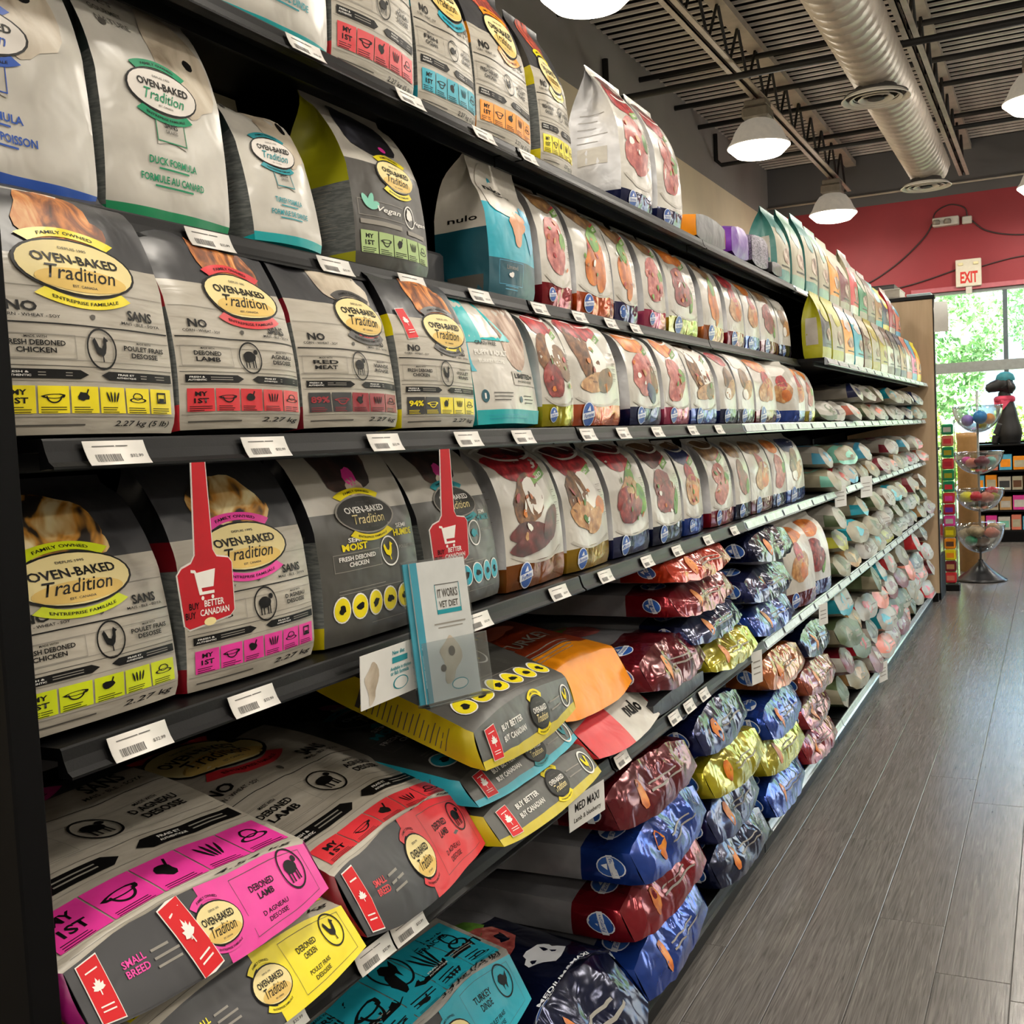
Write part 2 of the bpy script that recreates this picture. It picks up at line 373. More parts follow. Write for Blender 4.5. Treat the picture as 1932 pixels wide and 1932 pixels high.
def pose(o, base, loc, yaw=0., pitch=0., roll=0.):
    o.matrix_world = Matrix.Translation(loc) @ Matrix.Rotation(yaw, 4, 'Z') @ Matrix.Rotation(pitch, 4, 'Y') @ Matrix.Rotation(roll, 4, 'X') @ base

# ------------------------------------------------------------------ the room
XL, XR, YB, YF, ZC = -2.9, 5.0, -4.5, 12.8, 4.17
BAND = 3.62
mat('plank', vscale=7, stretch=(16, .55, 1), detail=8, distort=2.2, rough=.24, spec=.55, bump=.03, bscale=20,
    ramp=[(.25, '#4d4a48'), (.42, '#63605d'), (.58, '#726e6b'), (.78, '#888480')])
nt = MATS['plank'].node_tree; oi = nt.nodes.new('ShaderNodeObjectInfo'); mp = [n for n in nt.nodes if n.type == 'MAPPING'][0]
cmb = nt.nodes.new('ShaderNodeCombineXYZ'); mul = nt.nodes.new('ShaderNodeMath'); mul.operation = 'MULTIPLY'; mul.inputs[1].default_value = 40
nt.links.new(oi.outputs['Random'], mul.inputs[0]); nt.links.new(mul.outputs[0], cmb.inputs[0]); nt.links.new(mul.outputs[0], cmb.inputs[1]); nt.links.new(cmb.outputs[0], mp.inputs['Location'])
mat('subfloor', '#57534f', .6)
mat('wall_grey', '#8d8a86', .75, var=.02, vscale=3); mat('wall_dark', '#5a5858', .75, var=.02, vscale=3); mat('wall_cream', '#e2d4b6', .75, var=.02, vscale=3)
mat('wall_red', '#8f2830', .6, var=.03, vscale=2.5, bump=.03, bscale=90); mat('wall_white', '#a6a29a', .8, var=.02)
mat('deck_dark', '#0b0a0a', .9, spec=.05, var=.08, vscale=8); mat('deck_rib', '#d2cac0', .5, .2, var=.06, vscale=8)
mat('joist_paint', '#b3aa9d', .5, .1, var=.06, vscale=9); mat('joist_black', '#171615', .6, var=.05); mat('duct_metal', '#c2b8ac', .45, .25, var=.06, vscale=7)
mat('lamp_shell', '#b5aea2', .4, .0, var=.04, emit='#d8cdbc', estr=.3); mat('lamp_box', '#8d867c', .5, .3, var=.05); mat('lamp_lens', '#ffffff', .3, emit='#fff1dc', estr=LENS_EMIT)
MATS['lamp_lens'].cycles.emission_sampling = 'NONE'
mat('neck_shaded', '#3d3a37', .6, var=.04); mat('diffuser_white', '#ebe6dc', .45, var=.03); mat('trim_pink', '#b3616a', .5, var=.03); mat('alu', '#8e9290', .35, .6, var=.04); mat('alu_dark', '#556066', .35, .5, var=.04)  # diffuser neck colour darkened to carry the shade behind the rings

slab = MB(); slab.box(XL, YB, -.10, XR, YF, -.004, 'subfloor'); floor = tag(slab.obj('floor'), kind='structure')
pw, pl = .152, 1.22; rng = random.Random(5); pmesh = {}
def plank_mesh(w, l):
    k = (round(w, 3), round(l, 3))
    if k not in pmesh:
        b = MB(); b.box(-w / 2 + .0008, -l / 2 + .0008, -.004, w / 2 - .0008, l / 2 - .0008, 0, 'plank', .0012); pmesh[k] = b.mesh('plank')
    return pmesh[k]
far = MB(); ncol = int((XR - XL) / pw); pw = (XR - XL) / ncol
for i in range(ncol):
    x = XL + (i + .5) * pw; y = YB - rng.uniform(0, pl)
    while y < YF:
        y0, y1 = max(YB, y), min(YF, y + pl); y += pl
        if y1 - y0 < .03: continue
        if -1.0 < x < .75 and y1 > 1.6: link_obj('plank', plank_mesh(pw, y1 - y0), floor, (x, (y0 + y1) / 2, 0))
        else: far.box(x - pw / 2 + .0008, y0 + .0008, -.004, x + pw / 2 - .0008, y1 - .0008, 0, 'plank')
tag(far.obj('plank_field', floor), kind='stuff')

w = MB(); w.box(XL - .2, YB, 0, XL, YF, BAND, 'wall_cream'); w.box(XL - .2, YB, BAND, XL, YF, ZC + .2, 'wall_grey'); tag(w.obj('wall_left'), kind='structure')
w = MB(); w.box(XR, YB, 0, XR + .2, YF, ZC + .2, 'wall_white'); tag(w.obj('wall_right'), kind='structure')
w = MB(); w.box(XL, YB - .2, 0, XR, YB, ZC + .2, 'wall_white'); tag(w.obj('wall_back'), kind='structure')
WX0, WX1, WZ0, WZ1 = -1.36, 4.6, .12, 2.61
w = MB(); w.box(XL - .2, YF, 0, WX0, YF + .2, BAND, 'wall_red'); w.box(WX1, YF, 0, XR + .2, YF + .2, BAND, 'wall_red'); w.box(WX0, YF, WZ1, WX1, YF + .2, BAND, 'wall_red')
w.box(WX0, YF, 0, WX1, YF + .2, WZ0, 'wall_red'); w.box(XL - .2, YF, BAND, XR + .2, YF + .2, ZC + .2, 'wall_dark'); tag(w.obj('wall_front'), kind='structure')
t = MB(); t.box(WX0 - .03, YF - .03, WZ1, WX1 + .03, YF + .01, WZ1 + .05, 'trim_pink', .004); tag(t.obj('trim_1'), kind='structure')
# storefront glazing: frame and panes
gm = bpy.data.materials.new('pane_glass'); gm.use_nodes = True; MATS['pane_glass'] = gm
n = gm.node_tree.nodes; l = gm.node_tree.links; n.remove(n['Principled BSDF']); tr = n.new('ShaderNodeBsdfTransparent'); gl = n.new('ShaderNodeBsdfGlossy'); gl.inputs['Roughness'].default_value = .02
tr.inputs[0].default_value = (.93, .97, .96, 1); fr = n.new('ShaderNodeFresnel'); fr.inputs[0].default_value = 1.45; mx = n.new('ShaderNodeMixShader')
l.new(fr.outputs[0], mx.inputs[0]); l.new(tr.outputs[0], mx.inputs[1]); l.new(gl.outputs[0], mx.inputs[2]); l.new(mx.outputs[0], n['Material Output'].inputs[0])
cols_x = [WX0, -.47, .45, 1.4, 2.35, 3.3, WX1]; zs = [WZ0, 1.80, WZ1]
fb = MB()
for x in cols_x: fb.box(x - .022, YF + .04, WZ0, x + .022, YF + .12, WZ1, 'alu_dark')
fb.box(WX0, YF + .035, 1.745, WX1, YF + .125, 1.855, 'alu'); fb.box(WX0, YF + .03, WZ0, WX1, YF + .13, WZ0 + .06, 'alu'); fb.box(WX0, YF + .03, WZ1 - .03, WX1, YF + .13, WZ1, 'alu')
win = tag(fb.obj('window_1'), kind='structure')
for i in range(6):
    for j in range(2):
        b = MB(); b.box(cols_x[i] + .022, YF + .075, zs[j] + .05, cols_x[i + 1] - .022, YF + .081, zs[j + 1] - .03, 'pane_glass'); b.obj('pane', win)

# ceiling deck: dark sheet, each hat rib a piece
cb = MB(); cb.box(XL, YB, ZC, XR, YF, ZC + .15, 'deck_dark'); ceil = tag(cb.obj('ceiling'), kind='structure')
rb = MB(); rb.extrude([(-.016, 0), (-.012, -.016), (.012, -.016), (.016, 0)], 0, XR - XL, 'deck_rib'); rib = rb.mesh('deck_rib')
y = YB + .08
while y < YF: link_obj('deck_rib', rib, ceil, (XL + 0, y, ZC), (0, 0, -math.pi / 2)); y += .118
# open web joists running down the room
def joist(x, lab):
    e = empty('ceiling_joist', (x, 0, 0)); tag(e, lab, 'joist', 'open web steel joists')
    for s_ in (-1, 1):
        b = MB(); b.box(s_ * .009 if s_ > 0 else -.05, YB, 3.735, .05 if s_ > 0 else -.009, YF - .35, 3.747, 'joist_paint'); b.box(s_ * .009, YB, 3.735, s_ * .015, YF - .35, 3.785, 'joist_paint'); b.obj('bottom_chord', e)
    b = MB(); b.box(-.055, YB, 4.07, .055, YF, 4.125, 'joist_paint'); b.obj('top_chord', e)
    b = MB(); pts = []; yy = YB; k = 0
    while yy < YF - .3: pts.append((0, yy, 3.76 if k % 2 else 4.09)); yy += .26; k += 1
    b.tube(pts, .011, 'joist_black', 6); b.obj('web_rod', e)
names = ['steel joist over the left edge of the aisle carrying the lamp row', 'steel joist to the right of the spiral duct', 'steel joist above the right side of the aisle', 'steel joist right of the aisle, second from the aisle', 'steel joist right of the aisle, third from the aisle', 'steel joist beside the right wall']
for x, lb in zip((-1.98, -.81, .36, 1.53, 2.7, 3.87), names): joist(x, lb)
# bridging bars and pipes across the room
def cross(name, y, z, r, m, lab, cat, grp=None, x0=XL, x1=XR, drop=None):
    b = MB(); p = [(x0, y, z), (x1, y, z)]
    if drop: p = [(x0 + .02, y, z + drop), (x0 + .02, y, z + .05), (x0 + .07, y, z), (x1, y, z)]
    b.tube(p, r, m, 8); tag(b.obj(name), lab, cat, grp)
for i, (y, z) in enumerate(((6.9, 4.03), (8.5, 4.03), (9.4, 4.03), (10.1, 4.03), (11.2, 4.03))):
    cross('bridging_bar', y, z, .022, 'joist_black', ['nearest dark bridging bar across the ceiling joists', 'second dark bridging bar across the ceiling joists', 'third dark bridging bar across the ceiling joists', 'fourth dark bridging bar across the ceiling joists', 'farthest dark bridging bar across the ceiling joists'][i], 'bar', 'bridging bars')
cross('sprinkler_pipe', 7.7, 3.66, .024, 'joist_black', 'black pipe bending off the grey wall above the tall pouches', 'pipe', 'ceiling pipes', drop=.3)
cross('sprinkler_pipe', 10.6, 3.78, .02, 'joist_black', 'black pipe bending off the grey wall behind the middle lamp', 'pipe', 'ceiling pipes', drop=.3)
cross('conduit', 12.72, 3.72, .011, 'joist_paint', 'thin grey conduit along the top of the far wall', 'conduit')
# spiral duct
db = MB(); prof = []; n = 36; L0, L1 = .5, 10.5; rings = int((L1 - L0) / .014); v = []; f = []
for i in range(rings + 1):
    yy = L0 + (L1 - L0) * i / rings
    for k in range(n):
        a = 2 * math.pi * k / n; ph = ((yy / .125 + k / n) % 1.); r = .163 + (.011 if ph < .13 else 0)
        v.append((r * math.cos(a), yy, 3.45 + r * math.sin(a)))
f = [(i * n + k, i * n + (k + 1) % n, (i + 1) * n + (k + 1) % n, (i + 1) * n + k) for i in range(rings) for k in range(n)] + [tuple(rings * n + k for k in range(n)), tuple(range(n))[::-1]]
db.add(v, f, 'duct_metal', True); duct = empty('spiral_duct', (-.965, 0, 0)); tag(duct, 'round spiral-seamed metal air duct running along the ceiling', 'duct'); db.obj('duct_pipe', duct)
def diffuser(y, lab):
    e = empty('air_diffuser', (-.965, y, 3.225)); tag(e, lab, 'vent', 'round ceiling diffusers')
    b = MB(); b.lathe([(.125, .075), (.13, .03), (.135, .012), (.19, .032)], 'neck_shaded'); b.obj('neck', e)
    for r in (.204, .155, .105):
        b = MB(); b.lathe([(r - .026, .022), (r - .010, .004), (r, 0), (r + .002, .004), (r - .008, .010), (r - .024, .028)], 'diffuser_white', n=40); b.obj('cone_ring', e)
    b = MB(); b.lathe([(.001, .02), (.04, .018), (.052, .004), (.045, .001), (.001, .004)], 'joist_black', n=32); b.obj('centre_cone', e)
diffuser(7.28, 'round white air diffuser under the nearer part of the duct'); diffuser(10.2, 'round white air diffuser at the far end of the duct')
# high bay lamps
def lamp(x, y, lab, fill_up):
    e = empty('high_bay_lamp', (x, y, 3.29)); tag(e, lab, 'lamp', 'high bay ceiling lamps')
    b = MB(); b.lathe([(.09, .27), (.13, .25), (.175, .19), (.205, .12), (.232, .085), (.236, .075), (.225, .075), (.195, .12), (.16, .19), (.08, .25)], 'lamp_shell', n=40); b.obj('reflector', e)
    b = MB(); b.lathe([(.230, .08), (.232, .07), (.205, .045), (.17, .012), (.12, .0), (.001, .0)], 'lamp_lens', n=40); b.obj('lens', e)
    b = MB(); b.box(-.1, -.1, .27, .1, .1, .36, 'lamp_box', .015); b.box(-.085, -.085, .36, .085, .085, .41, 'lamp_box', .01); b.obj('ballast_box', e)
    for s_ in (-1, 1): b = MB(); b.tube([(s_ * .06, 0, .41), (s_ * .02, 0, .44)], .006, 'lamp_box', 6); b.obj('hanger', e)
    ld = bpy.data.lights.new('lamp_light', 'AREA'); ld.shape = 'DISK'; ld.size = .36; ld.energy = LAMP_W; ld.color = (1, .93, .82)
    lo = bpy.data.objects.new('lamp_light', ld); C.objects.link(lo); lo.parent = e; lo.location = (0, 0, -.006)
    ls = bpy.data.lights.new('lens_glow', 'POINT'); ls.energy = SIDE_W; ls.shadow_soft_size = .1; ls.color = (1, .93, .82)                   # light the prismatic lens throws sideways
    lo = bpy.data.objects.new('lens_glow', ls); C.objects.link(lo); lo.parent = e; lo.location = (0, 0, -.105)
    if not fill_up: return
    lu = bpy.data.lights.new('ceiling_fill', 'AREA'); lu.shape = 'DISK'; lu.size = .36; lu.energy = LAMP_W * CEIL_FILL; lu.color = (1, .93, .82)      # added upward fill on unseen lamps to brighten the ceiling
    lo = bpy.data.objects.new('ceiling_fill', lu); C.objects.link(lo); lo.parent = e; lo.location = (0, 0, .285); lo.rotation_euler = (math.pi, 0, 0)
LL = {(0, 3): 'bright high bay lamp cut by the top edge above the tall pouches', (0, 4): 'large bright high bay lamp left of the duct', (0, 5): 'smaller high bay lamp hanging in front of the red wall',
      (1, 4): 'high bay lamp cut by the right edge beside the duct', (1, 5): 'far high bay lamp cut by the right edge above the exit sign'}
for i, x in enumerate((-1.98, -.07, 1.8, 3.7)):
    for j, y in enumerate((-3.6, -.9, 2.0, 5.1, 8.5, 11.6)):
        lamp(x, y, LL.get((i, j), 'high bay lamp in row %s from the left wall, %s from the back wall' % (('one', 'two', 'three', 'four')[i], ('first', 'second', 'third', 'fourth', 'fifth', 'sixth')[j])), i >= 2 or j <= 2)

# ------------------------------------------------------------------ gondola shelving
ZS = {1: 1.783, 2: 1.497, 3: 1.252, 4: .972, 5: .627}; XS = {1: -.903, 2: -.896, 3: -.8085, 4: -.8144, 5: -.7715}; BACK = -1.33
Y0, SW = .696, 1.22
SEC = [Y0 + SW * k for k in range(7)]
ordn = ['first', 'second', 'third', 'fourth', 'fifth', 'sixth']
def lipprof(x, z): return [(x, z), (x + .0015, z - .002), (x + .004, z - .012), (x + .008, z - .0215), (x + .0135, z - .0255), (x + .0135, z - .028), (x + .006, z - .0275), (x - .004, z - .028), (x - .004, z - .003), (x - .004, z)]
for k in range(6):
    ya, yb = SEC[k] + .004, SEC[k + 1] - .004
    e = empty('gondola_section', (0, SEC[k], 0)); tag(e, 'black metal gondola shelf section, %s from the near end' % ordn[k], 'shelving', 'gondola sections of the long shelf run')
    def part(nm, fn, par=e):
        b = MB(); fn(b); o = b.obj(nm, par); o.matrix_parent_inverse = Matrix.Translation((0, -SEC[k], 0)) if par is e else Matrix(); return o
    part('back_panel', lambda b: b.box(BACK - .012, ya, .09, BACK, yb, 1.93, 'black_back'))
    for yy in (SEC[k] + .006, SEC[k + 1] - .018): part('upright', lambda b: b.box(BACK - .02, yy, .0, BACK + .012, yy + .012, 1.95, 'black_metal'))
    for s_ in range(1, 6):
        x = XS[s_]
        if k >= 3 and s_ == 2: x = -.79
        z = ZS[s_]
        sh = part('shelf', lambda b: (b.box(BACK, ya, z - .012, x - .004, yb, z, 'black_metal'), b.box(x - .05, ya, z - .03, x - .045, yb, z - .012, 'black_metal')))
        clear = k >= 3 or (k == 2 and s_ in (3, 4, 5))
        b = MB(); b.extrude(lipprof(x, z), ya, yb, 'clear_channel' if clear else 'black_metal')
        ch = b.obj('price_channel', sh)
        for yy in (ya + .01, yb - .014):
            b = MB(); b.add([(BACK, yy, z - .012), (BACK, yy + .004, z - .012), (BACK, yy, z - .09), (BACK, yy + .004, z - .09), (x - .12, yy, z - .02), (x - .12, yy + .004, z - .02), (x - .12, yy, z - .012), (x - .12, yy + .004, z - .012)],
                            [(0, 2, 4, 6), (1, 7, 5, 3), (2, 3, 5, 4), (0, 1, 3, 2), (6, 4, 5, 7), (0, 6, 7, 1)], 'black_metal'); b.obj('bracket', sh)
        if clear:
            nseg = 5
            for q in range(nseg):
                a0 = ya + (yb - ya) * (q + .04) / nseg; a1 = ya + (yb - ya) * (q + .93) / nseg
                b = MB(); b.add([(x + .0045, a0, z - .004), (x + .0045, a1, z - .004), (x + .012, a1, z - .023), (x + .012, a0, z - .023)], [(0, 1, 2, 3)], 'channel_strip'); b.obj('channel_strip', sh)
    part('base_deck', lambda b: (b.box(BACK, ya, .07, -.777, yb, .094, 'black_metal'), b.extrude(lipprof(-.7734, .094), ya, yb, 'clear_channel' if k >= 2 else 'black_metal')))
    part('kick_plate', lambda b: b.box(-.80, ya, 0, -.785, yb, .07, 'black_metal'))
b = MB(); b.box(BACK - .02, .632, 0, -.794, .664, 1.99, 'black_panel', .002); tag(b.obj('gondola_end'), 'black end panel closing the near end of the shelf run', 'panel')
mat('end_wood', '#ab9272', .5, vscale=4, stretch=(6, 6, .6), ramp=[(.3, '#c0a684'), (.6, '#cdb391'), (.8, '#d6be9f')])
e = empty('wood_end_panel', (-.9, 8.05, 0)); tag(e, 'tall tan laminate end panel at the far end of the shelves', 'panel')
b = MB(); b.box(-.45, -.018, .06, .16, .02, 2.06, 'end_wood', .003); b.obj('board', e); b = MB(); b.box(.1605, -.02, .06, .168, .022, 2.06, 'joist_black'); b.obj('edge_trim', e)
b = MB(); b.box(-.45, -.03, 2.06, .175, .04, 2.085, 'black_metal', .003); b.obj('top_cap', e); b = MB(); b.box(-.45, -.012, 0, .15, .012, .06, 'black_metal'); b.obj('plinth', e)

# ------------------------------------------------------------------ printed designs
ROOSTER = [(-.55, -.35), (-.8, .1), (-.95, .6), (-.7, .85), (-.5, .55), (-.3, .15), (0, .05), (.2, .35), (.25, .75), (.38, 1.), (.55, .85), (.8, .68), (.58, .58), (.52, .15), (.38, -.3), (.12, -.55), (.16, -1.), (.02, -1.), (0, -.58)]
FISH = [(-1, 0), (-.6, .45), (0, .55), (.5, .2), (.95, .6), (.8, 0), (.95, -.6), (.5, -.2), (0, -.55), (-.6, -.45)]
BIRD = [(-.9, .2), (-.5, .6), (0, .65), (.45, .35), (.95, .75), (.8, 0), (.5, -.35), (.3, -.9), (.15, -.4), (-.2, -.45), (-.3, -.9), (-.42, -.35), (-.7, -.15)]
def animal(p, kind, cx, cy, r, m, layer=2):
    if kind == 'lamb':
        p.blob(cx - .08 * r, cy + .08 * r, .52 * r, .34 * r, m, layer, seed=4, amp=.12, n=16, rings=1); p.blob(cx + .5 * r, cy + .38 * r, .2 * r, .16 * r, m, layer, n=10, rings=1)
        for dx in (-.45, -.2, .15, .35): p.rect(cx + (dx - .05) * r, cy - .62 * r, cx + (dx + .05) * r, cy, m, layer)
    else:
        q = dict(rooster=ROOSTER, fish=FISH, bird=BIRD)[kind]; p.poly([(cx + x * r * .62, cy + y * r * .62) for x, y in q], m, layer)
def ring_animal(p, kind, cx, cy, r, m='ink_black', layer=1, fill=None):
    if fill: p.blob(cx, cy, r, r, fill, layer, rings=2)
    p.ring(cx, cy, r, r, .1, m, layer + 1); animal(p, kind, cx, cy, r, m, layer + 1)
def oval_logo(p, cx, cy, rx, ry, rib, fill='oval_cream', edge='ink_black', ink_='ink_black', ink2=None, L=2, tan=True, bow=.0):
    if rib:
        p.arc(cx, cy - ry * .15, rx * 1.25, ry * 1.66, .21, math.radians(48), math.radians(132), rib, L); p.arc(cx, cy + ry * .15, rx * 1.25, ry * 1.66, .21, math.radians(228), math.radians(312), rib, L)
        p.text('FAMILY OWNED', cx, cy + ry * 1.17, rx * .95, 'ink_black', L + 1, h=ry * .13, bow=ry * .15); p.text('ENTREPRISE FAMILIALE', cx, cy - ry * 1.14, rx * 1.15, 'ink_black', L + 1, h=ry * .12, bow=-ry * .18)
    p.blob(cx, cy, rx * 1.05, ry * 1.08, edge, L + 1, rings=4); p.blob(cx, cy, rx, ry, fill, L + 2, rings=5)
    if tan: p.blob(cx, cy - ry * .5, rx * .8, ry * .42, 'oval_tan', L + 3, rings=3)
    p.text('OVEN-BAKED', cx, cy + ry * .24, rx * 1.5, ink_, L + 4, h=ry * .36, bold=.02, bow=bow); p.text('Tradition', cx, cy - ry * .28, rx * 1.2, ink2 or ink_, L + 4, h=ry * .52, shear=.35, bold=.004, bow=bow)
    p.text('DEPUIS 1995', cx, cy + ry * .66, rx * .5, 'ink_grey', L + 4, h=ry * .1); p.text('EST. CANADA', cx, cy - ry * .74, rx * .45, 'ink_grey', L + 4, h=ry * .09)
def flag(p, cx, cy, w, h, rot=0., L=3):
    p.rect(cx - w * .54, cy - h * .52, cx + w * .54, cy + h * .52, 'ink_white', L, rot=rot); p.rect(cx - w / 2, cy - h / 2, cx + w / 2, cy + h / 2, 'flag_red', L + 1, rot=rot)
    leaf = [(0, 1), (.22, .5), (.5, .62), (.42, .2), (.9, .3), (.75, -.05), (.95, -.25), (.4, -.45), (.08, -.42), (.08, -1), (-.08, -1), (-.08, -.42), (-.4, -.45), (-.95, -.25), (-.75, -.05), (-.9, .3), (-.42, .2), (-.5, .62), (-.22, .5)]
    q = rot2(np.array(leaf) * w * .3 + np.array([0, h * .08]), rot) + np.array([cx, cy]); p.poly(q, 'ink_white', L + 2)
    for k in (.34, -.24, -.32):
        c = rot2(np.array([[0, h * k]]), rot)[0]; p.rect(cx + c[0] - w * .3, cy + c[1] - h * .012, cx + c[0] + w * .3, cy + c[1] + h * .012, 'ink_white', L + 2, rot=rot)
def icons(p, W, H, c, y0=.085, y1=.195, x0=-.45, x1=.47, n=5, cells=None, seed=0, first=('MY', '1ST')):
    p.on('icon_strip'); rg = random.Random(seed); xs = np.linspace(x0 * W, x1 * W, n + 1); h = (y1 - y0) * H
    for i in range(n):
        m = cells[i] if cells else c; p.rect(xs[i] + .0012, y0 * H, xs[i + 1] - .0012, y1 * H, m, 1); cx = (xs[i] + xs[i + 1]) / 2; w = xs[i + 1] - xs[i]; cy = (y0 + .62 * (y1 - y0)) * H
        k = 'ink_black' if m != 'charcoal' else c
        if i == 0: (p.text(first[0], cx, cy + h * .14, w * .42, k, 2, h=h * .2, bold=.03), p.text(first[1], cx, cy - h * .16, w * .5, k, 2, h=h * .22, bold=.03)) if len(first) > 1 else p.text(first[0], cx, cy, w * .78, k, 2, h=h * .34, bold=.035)
        elif i == 1: p.blob(cx, cy, w * .34, h * .1, k, 2, seed=i, amp=.2, n=12, r0=.7, rings=1); p.arc(cx, cy, w * .24, h * .26, .2, math.pi, 2 * math.pi, k, 2)
        elif i == 2: p.blob(cx - w * .06, cy, w * .18, h * .18, k, 2, seed=i + seed, amp=.25, n=12, rings=1); p.rect(cx + w * .05, cy, cx + w * .1, cy + h * .3, k, 2, rot=-.5)
        elif i == 3:
            for q in range(4): p.blob(cx + (q - 1.5) * w * .12, cy, w * .035, h * .22, k, 2, rot=(1.5 - q) * .25, n=8, rings=1)
        elif i == 4: p.ring(cx, cy - h * .1, w * .34, h * .1, .25, k, 2); p.blob(cx, cy + h * .05, w * .2, h * .15, k, 2, seed=3, amp=.1, n=12, r0=.75, rings=1)
        else: p.frame(cx - w * .2, cy - h * .2, cx + w * .2, cy + h * .24, w * .05, k, 2); p.rect(cx - w * .12, cy - h * .16, cx + w * .12, cy, k, 2)
        p.lines(xs[i] + w * .1, xs[i + 1] - w * .12, y0 * H + h * .2, 3, h * .085, h * .028, k, 2, seed=i + seed)
def banners(p, W, H, y0=.225, y1=.262, m='ink_black', x0=-.46, x1=.48):
    a = (y0 + y1) / 2 * H; y0 *= H; y1 *= H
    p.rect(x0 * W, y0, -.09 * W, y1, m, 1); p.poly([(-.09 * W, y0), (-.045 * W, a), (-.09 * W, y1)], m, 1); p.rect(.07 * W, y0, x1 * W, y1, m, 1); p.poly([(.07 * W, y0), (.07 * W, y1), (.025 * W, a)], m, 1)
    h = y1 - y0
    for xx, s1, s2 in ((x0 * W, 'FRESH &', 'AUTHENTIC'), (.1 * W, 'FRAIS ET', 'AUTHENTIQUE')):
        p.text(s1, xx + .075 * W, a + h * .17, .10 * W, 'ink_white', 2, h=h * .22, bold=.02); p.text(s2, xx + .075 * W, a - h * .2, .12 * W, 'ink_white', 2, h=h * .22, bold=.02)
        p.lines(xx + .165 * W, xx + .33 * W, a + h * .1, 2, h * .3, h * .1, 'ink_dim', 2, seed=2)
def d_obt(W, H, c, kind='rooster', en=('FRESH DEBONED', 'CHICKEN'), fr_=('POULET FRAIS', 'DESOSSE'), fur='fur_orange', weight='2.27 kg (5 lb)', ox=-.03, oy=.70, cells=None, n=5, flagged=False, badge=None, seed=0, furx=.2, rib=True, orx=.31, first=('MY', '1ST')):
    p = Print(); p.on('front_print')
    p.blob(ox * W * .5, .9 * H, furx * W, .15 * H, fur, 0, seed=seed, amp=.16, n=30, rings=4); p.blob(ox * W + .12 * W, .84 * H, furx * .6 * W, .10 * H, fur, 0, seed=seed + 1, amp=.2, n=24, rings=3)
    for y, m, t in ((.445, 'ink_black', .0014), (.40, 'ink_dim', .0007), (.30, 'ink_dim', .0007), (.275, 'ink_grey', .0007), (.60, 'ink_dim', .0006), (.215, 'ink_dim', .0007), (.07, 'ink_dim', .0007)): p.rect(-.49 * W, y * H, .49 * W, y * H + t, m, 0)
    p.text('NO', -.33 * W, .515 * H, .14 * W, 'ink_black', 1, h=.042 * H, bold=.03); p.text('CORN - WHEAT - SOY', -.30 * W, .478 * H, .28 * W, 'ink_black', 1, h=.013 * H)
    p.text('SANS', .31 * W, .515 * H, .17 * W, 'ink_black', 1, h=.045 * H, bold=.03); p.text('MAIS - BLE - SOYA', .31 * W, .478 * H, .26 * W, 'ink_black', 1, h=.013 * H)
    p.blob(.02 * W, .49 * H, .016 * W, .012 * H, 'ink_grey', 0, seed=2, amp=.2, n=10, rings=1)
    for k, (tx, cx) in enumerate(((en, -.29), (fr_, .31))):
        p.text('MADE WITH', cx * W, .392 * H, .1 * W, 'ink_black', 1, h=.010 * H); p.text(tx[0], cx * W, .368 * H, .27 * W if len(tx[0]) > 8 else .2 * W, 'ink_black', 1, h=.022 * H, bold=.025)
        p.text(tx[1], cx * W, .338 * H, .18 * W, 'ink_black', 1, h=.022 * H, bold=.025)
    p.frame(-.47 * W, .305 * H, -.1 * W, .405 * H, .0006, 'ink_dim', 0)
    ring_animal(p, kind, .04 * W, .355 * H, .088 * W, 'ink_black', 1)
    banners(p, W, H)
    p.text(weight, .27 * W, .04 * H, .36 * W, 'ink_black', 1, h=.03 * H, shear=.25); p.lines(-.45 * W, -.05 * W, .035 * H, 1, .01, .0014, 'ink_grey', 1)
    icons(p, W, H, c, n=n, cells=cells, seed=seed, x0=-.46, first=first)
    p.on('logo'); oval_logo(p, ox * W, oy * H, orx * W, .118 * H, c if rib else 'charcoal2')
    if flagged: p.on('flag_label'); flag(p, -.33 * W, .68 * H, .12 * W, .2 * H, .12)
    if badge: p.on('front_print'); p.rect(.1 * W, .52 * H, .34 * W, .575 * H, badge, 2); p.text('GRAIN FREE', .22 * W, .548 * H, .2 * W, 'ink_black', 3, h=.02 * H, bold=.02)
    # left gusset
    p.on('side_print', 'L'); return p
def side_text(p, D, H, y0=.12, y1=.62, m='ink_dim', seed=0):
    p.on('side_print', 'L'); p.rect(-.36 * D, (y1 + .01) * H, .36 * D, (y1 + .03) * H, m, 0); p.lines(-.36 * D, .34 * D, y1 * H, int((y1 - y0) / .022), .022 * H, .004 * H, m, 0, seed=seed)
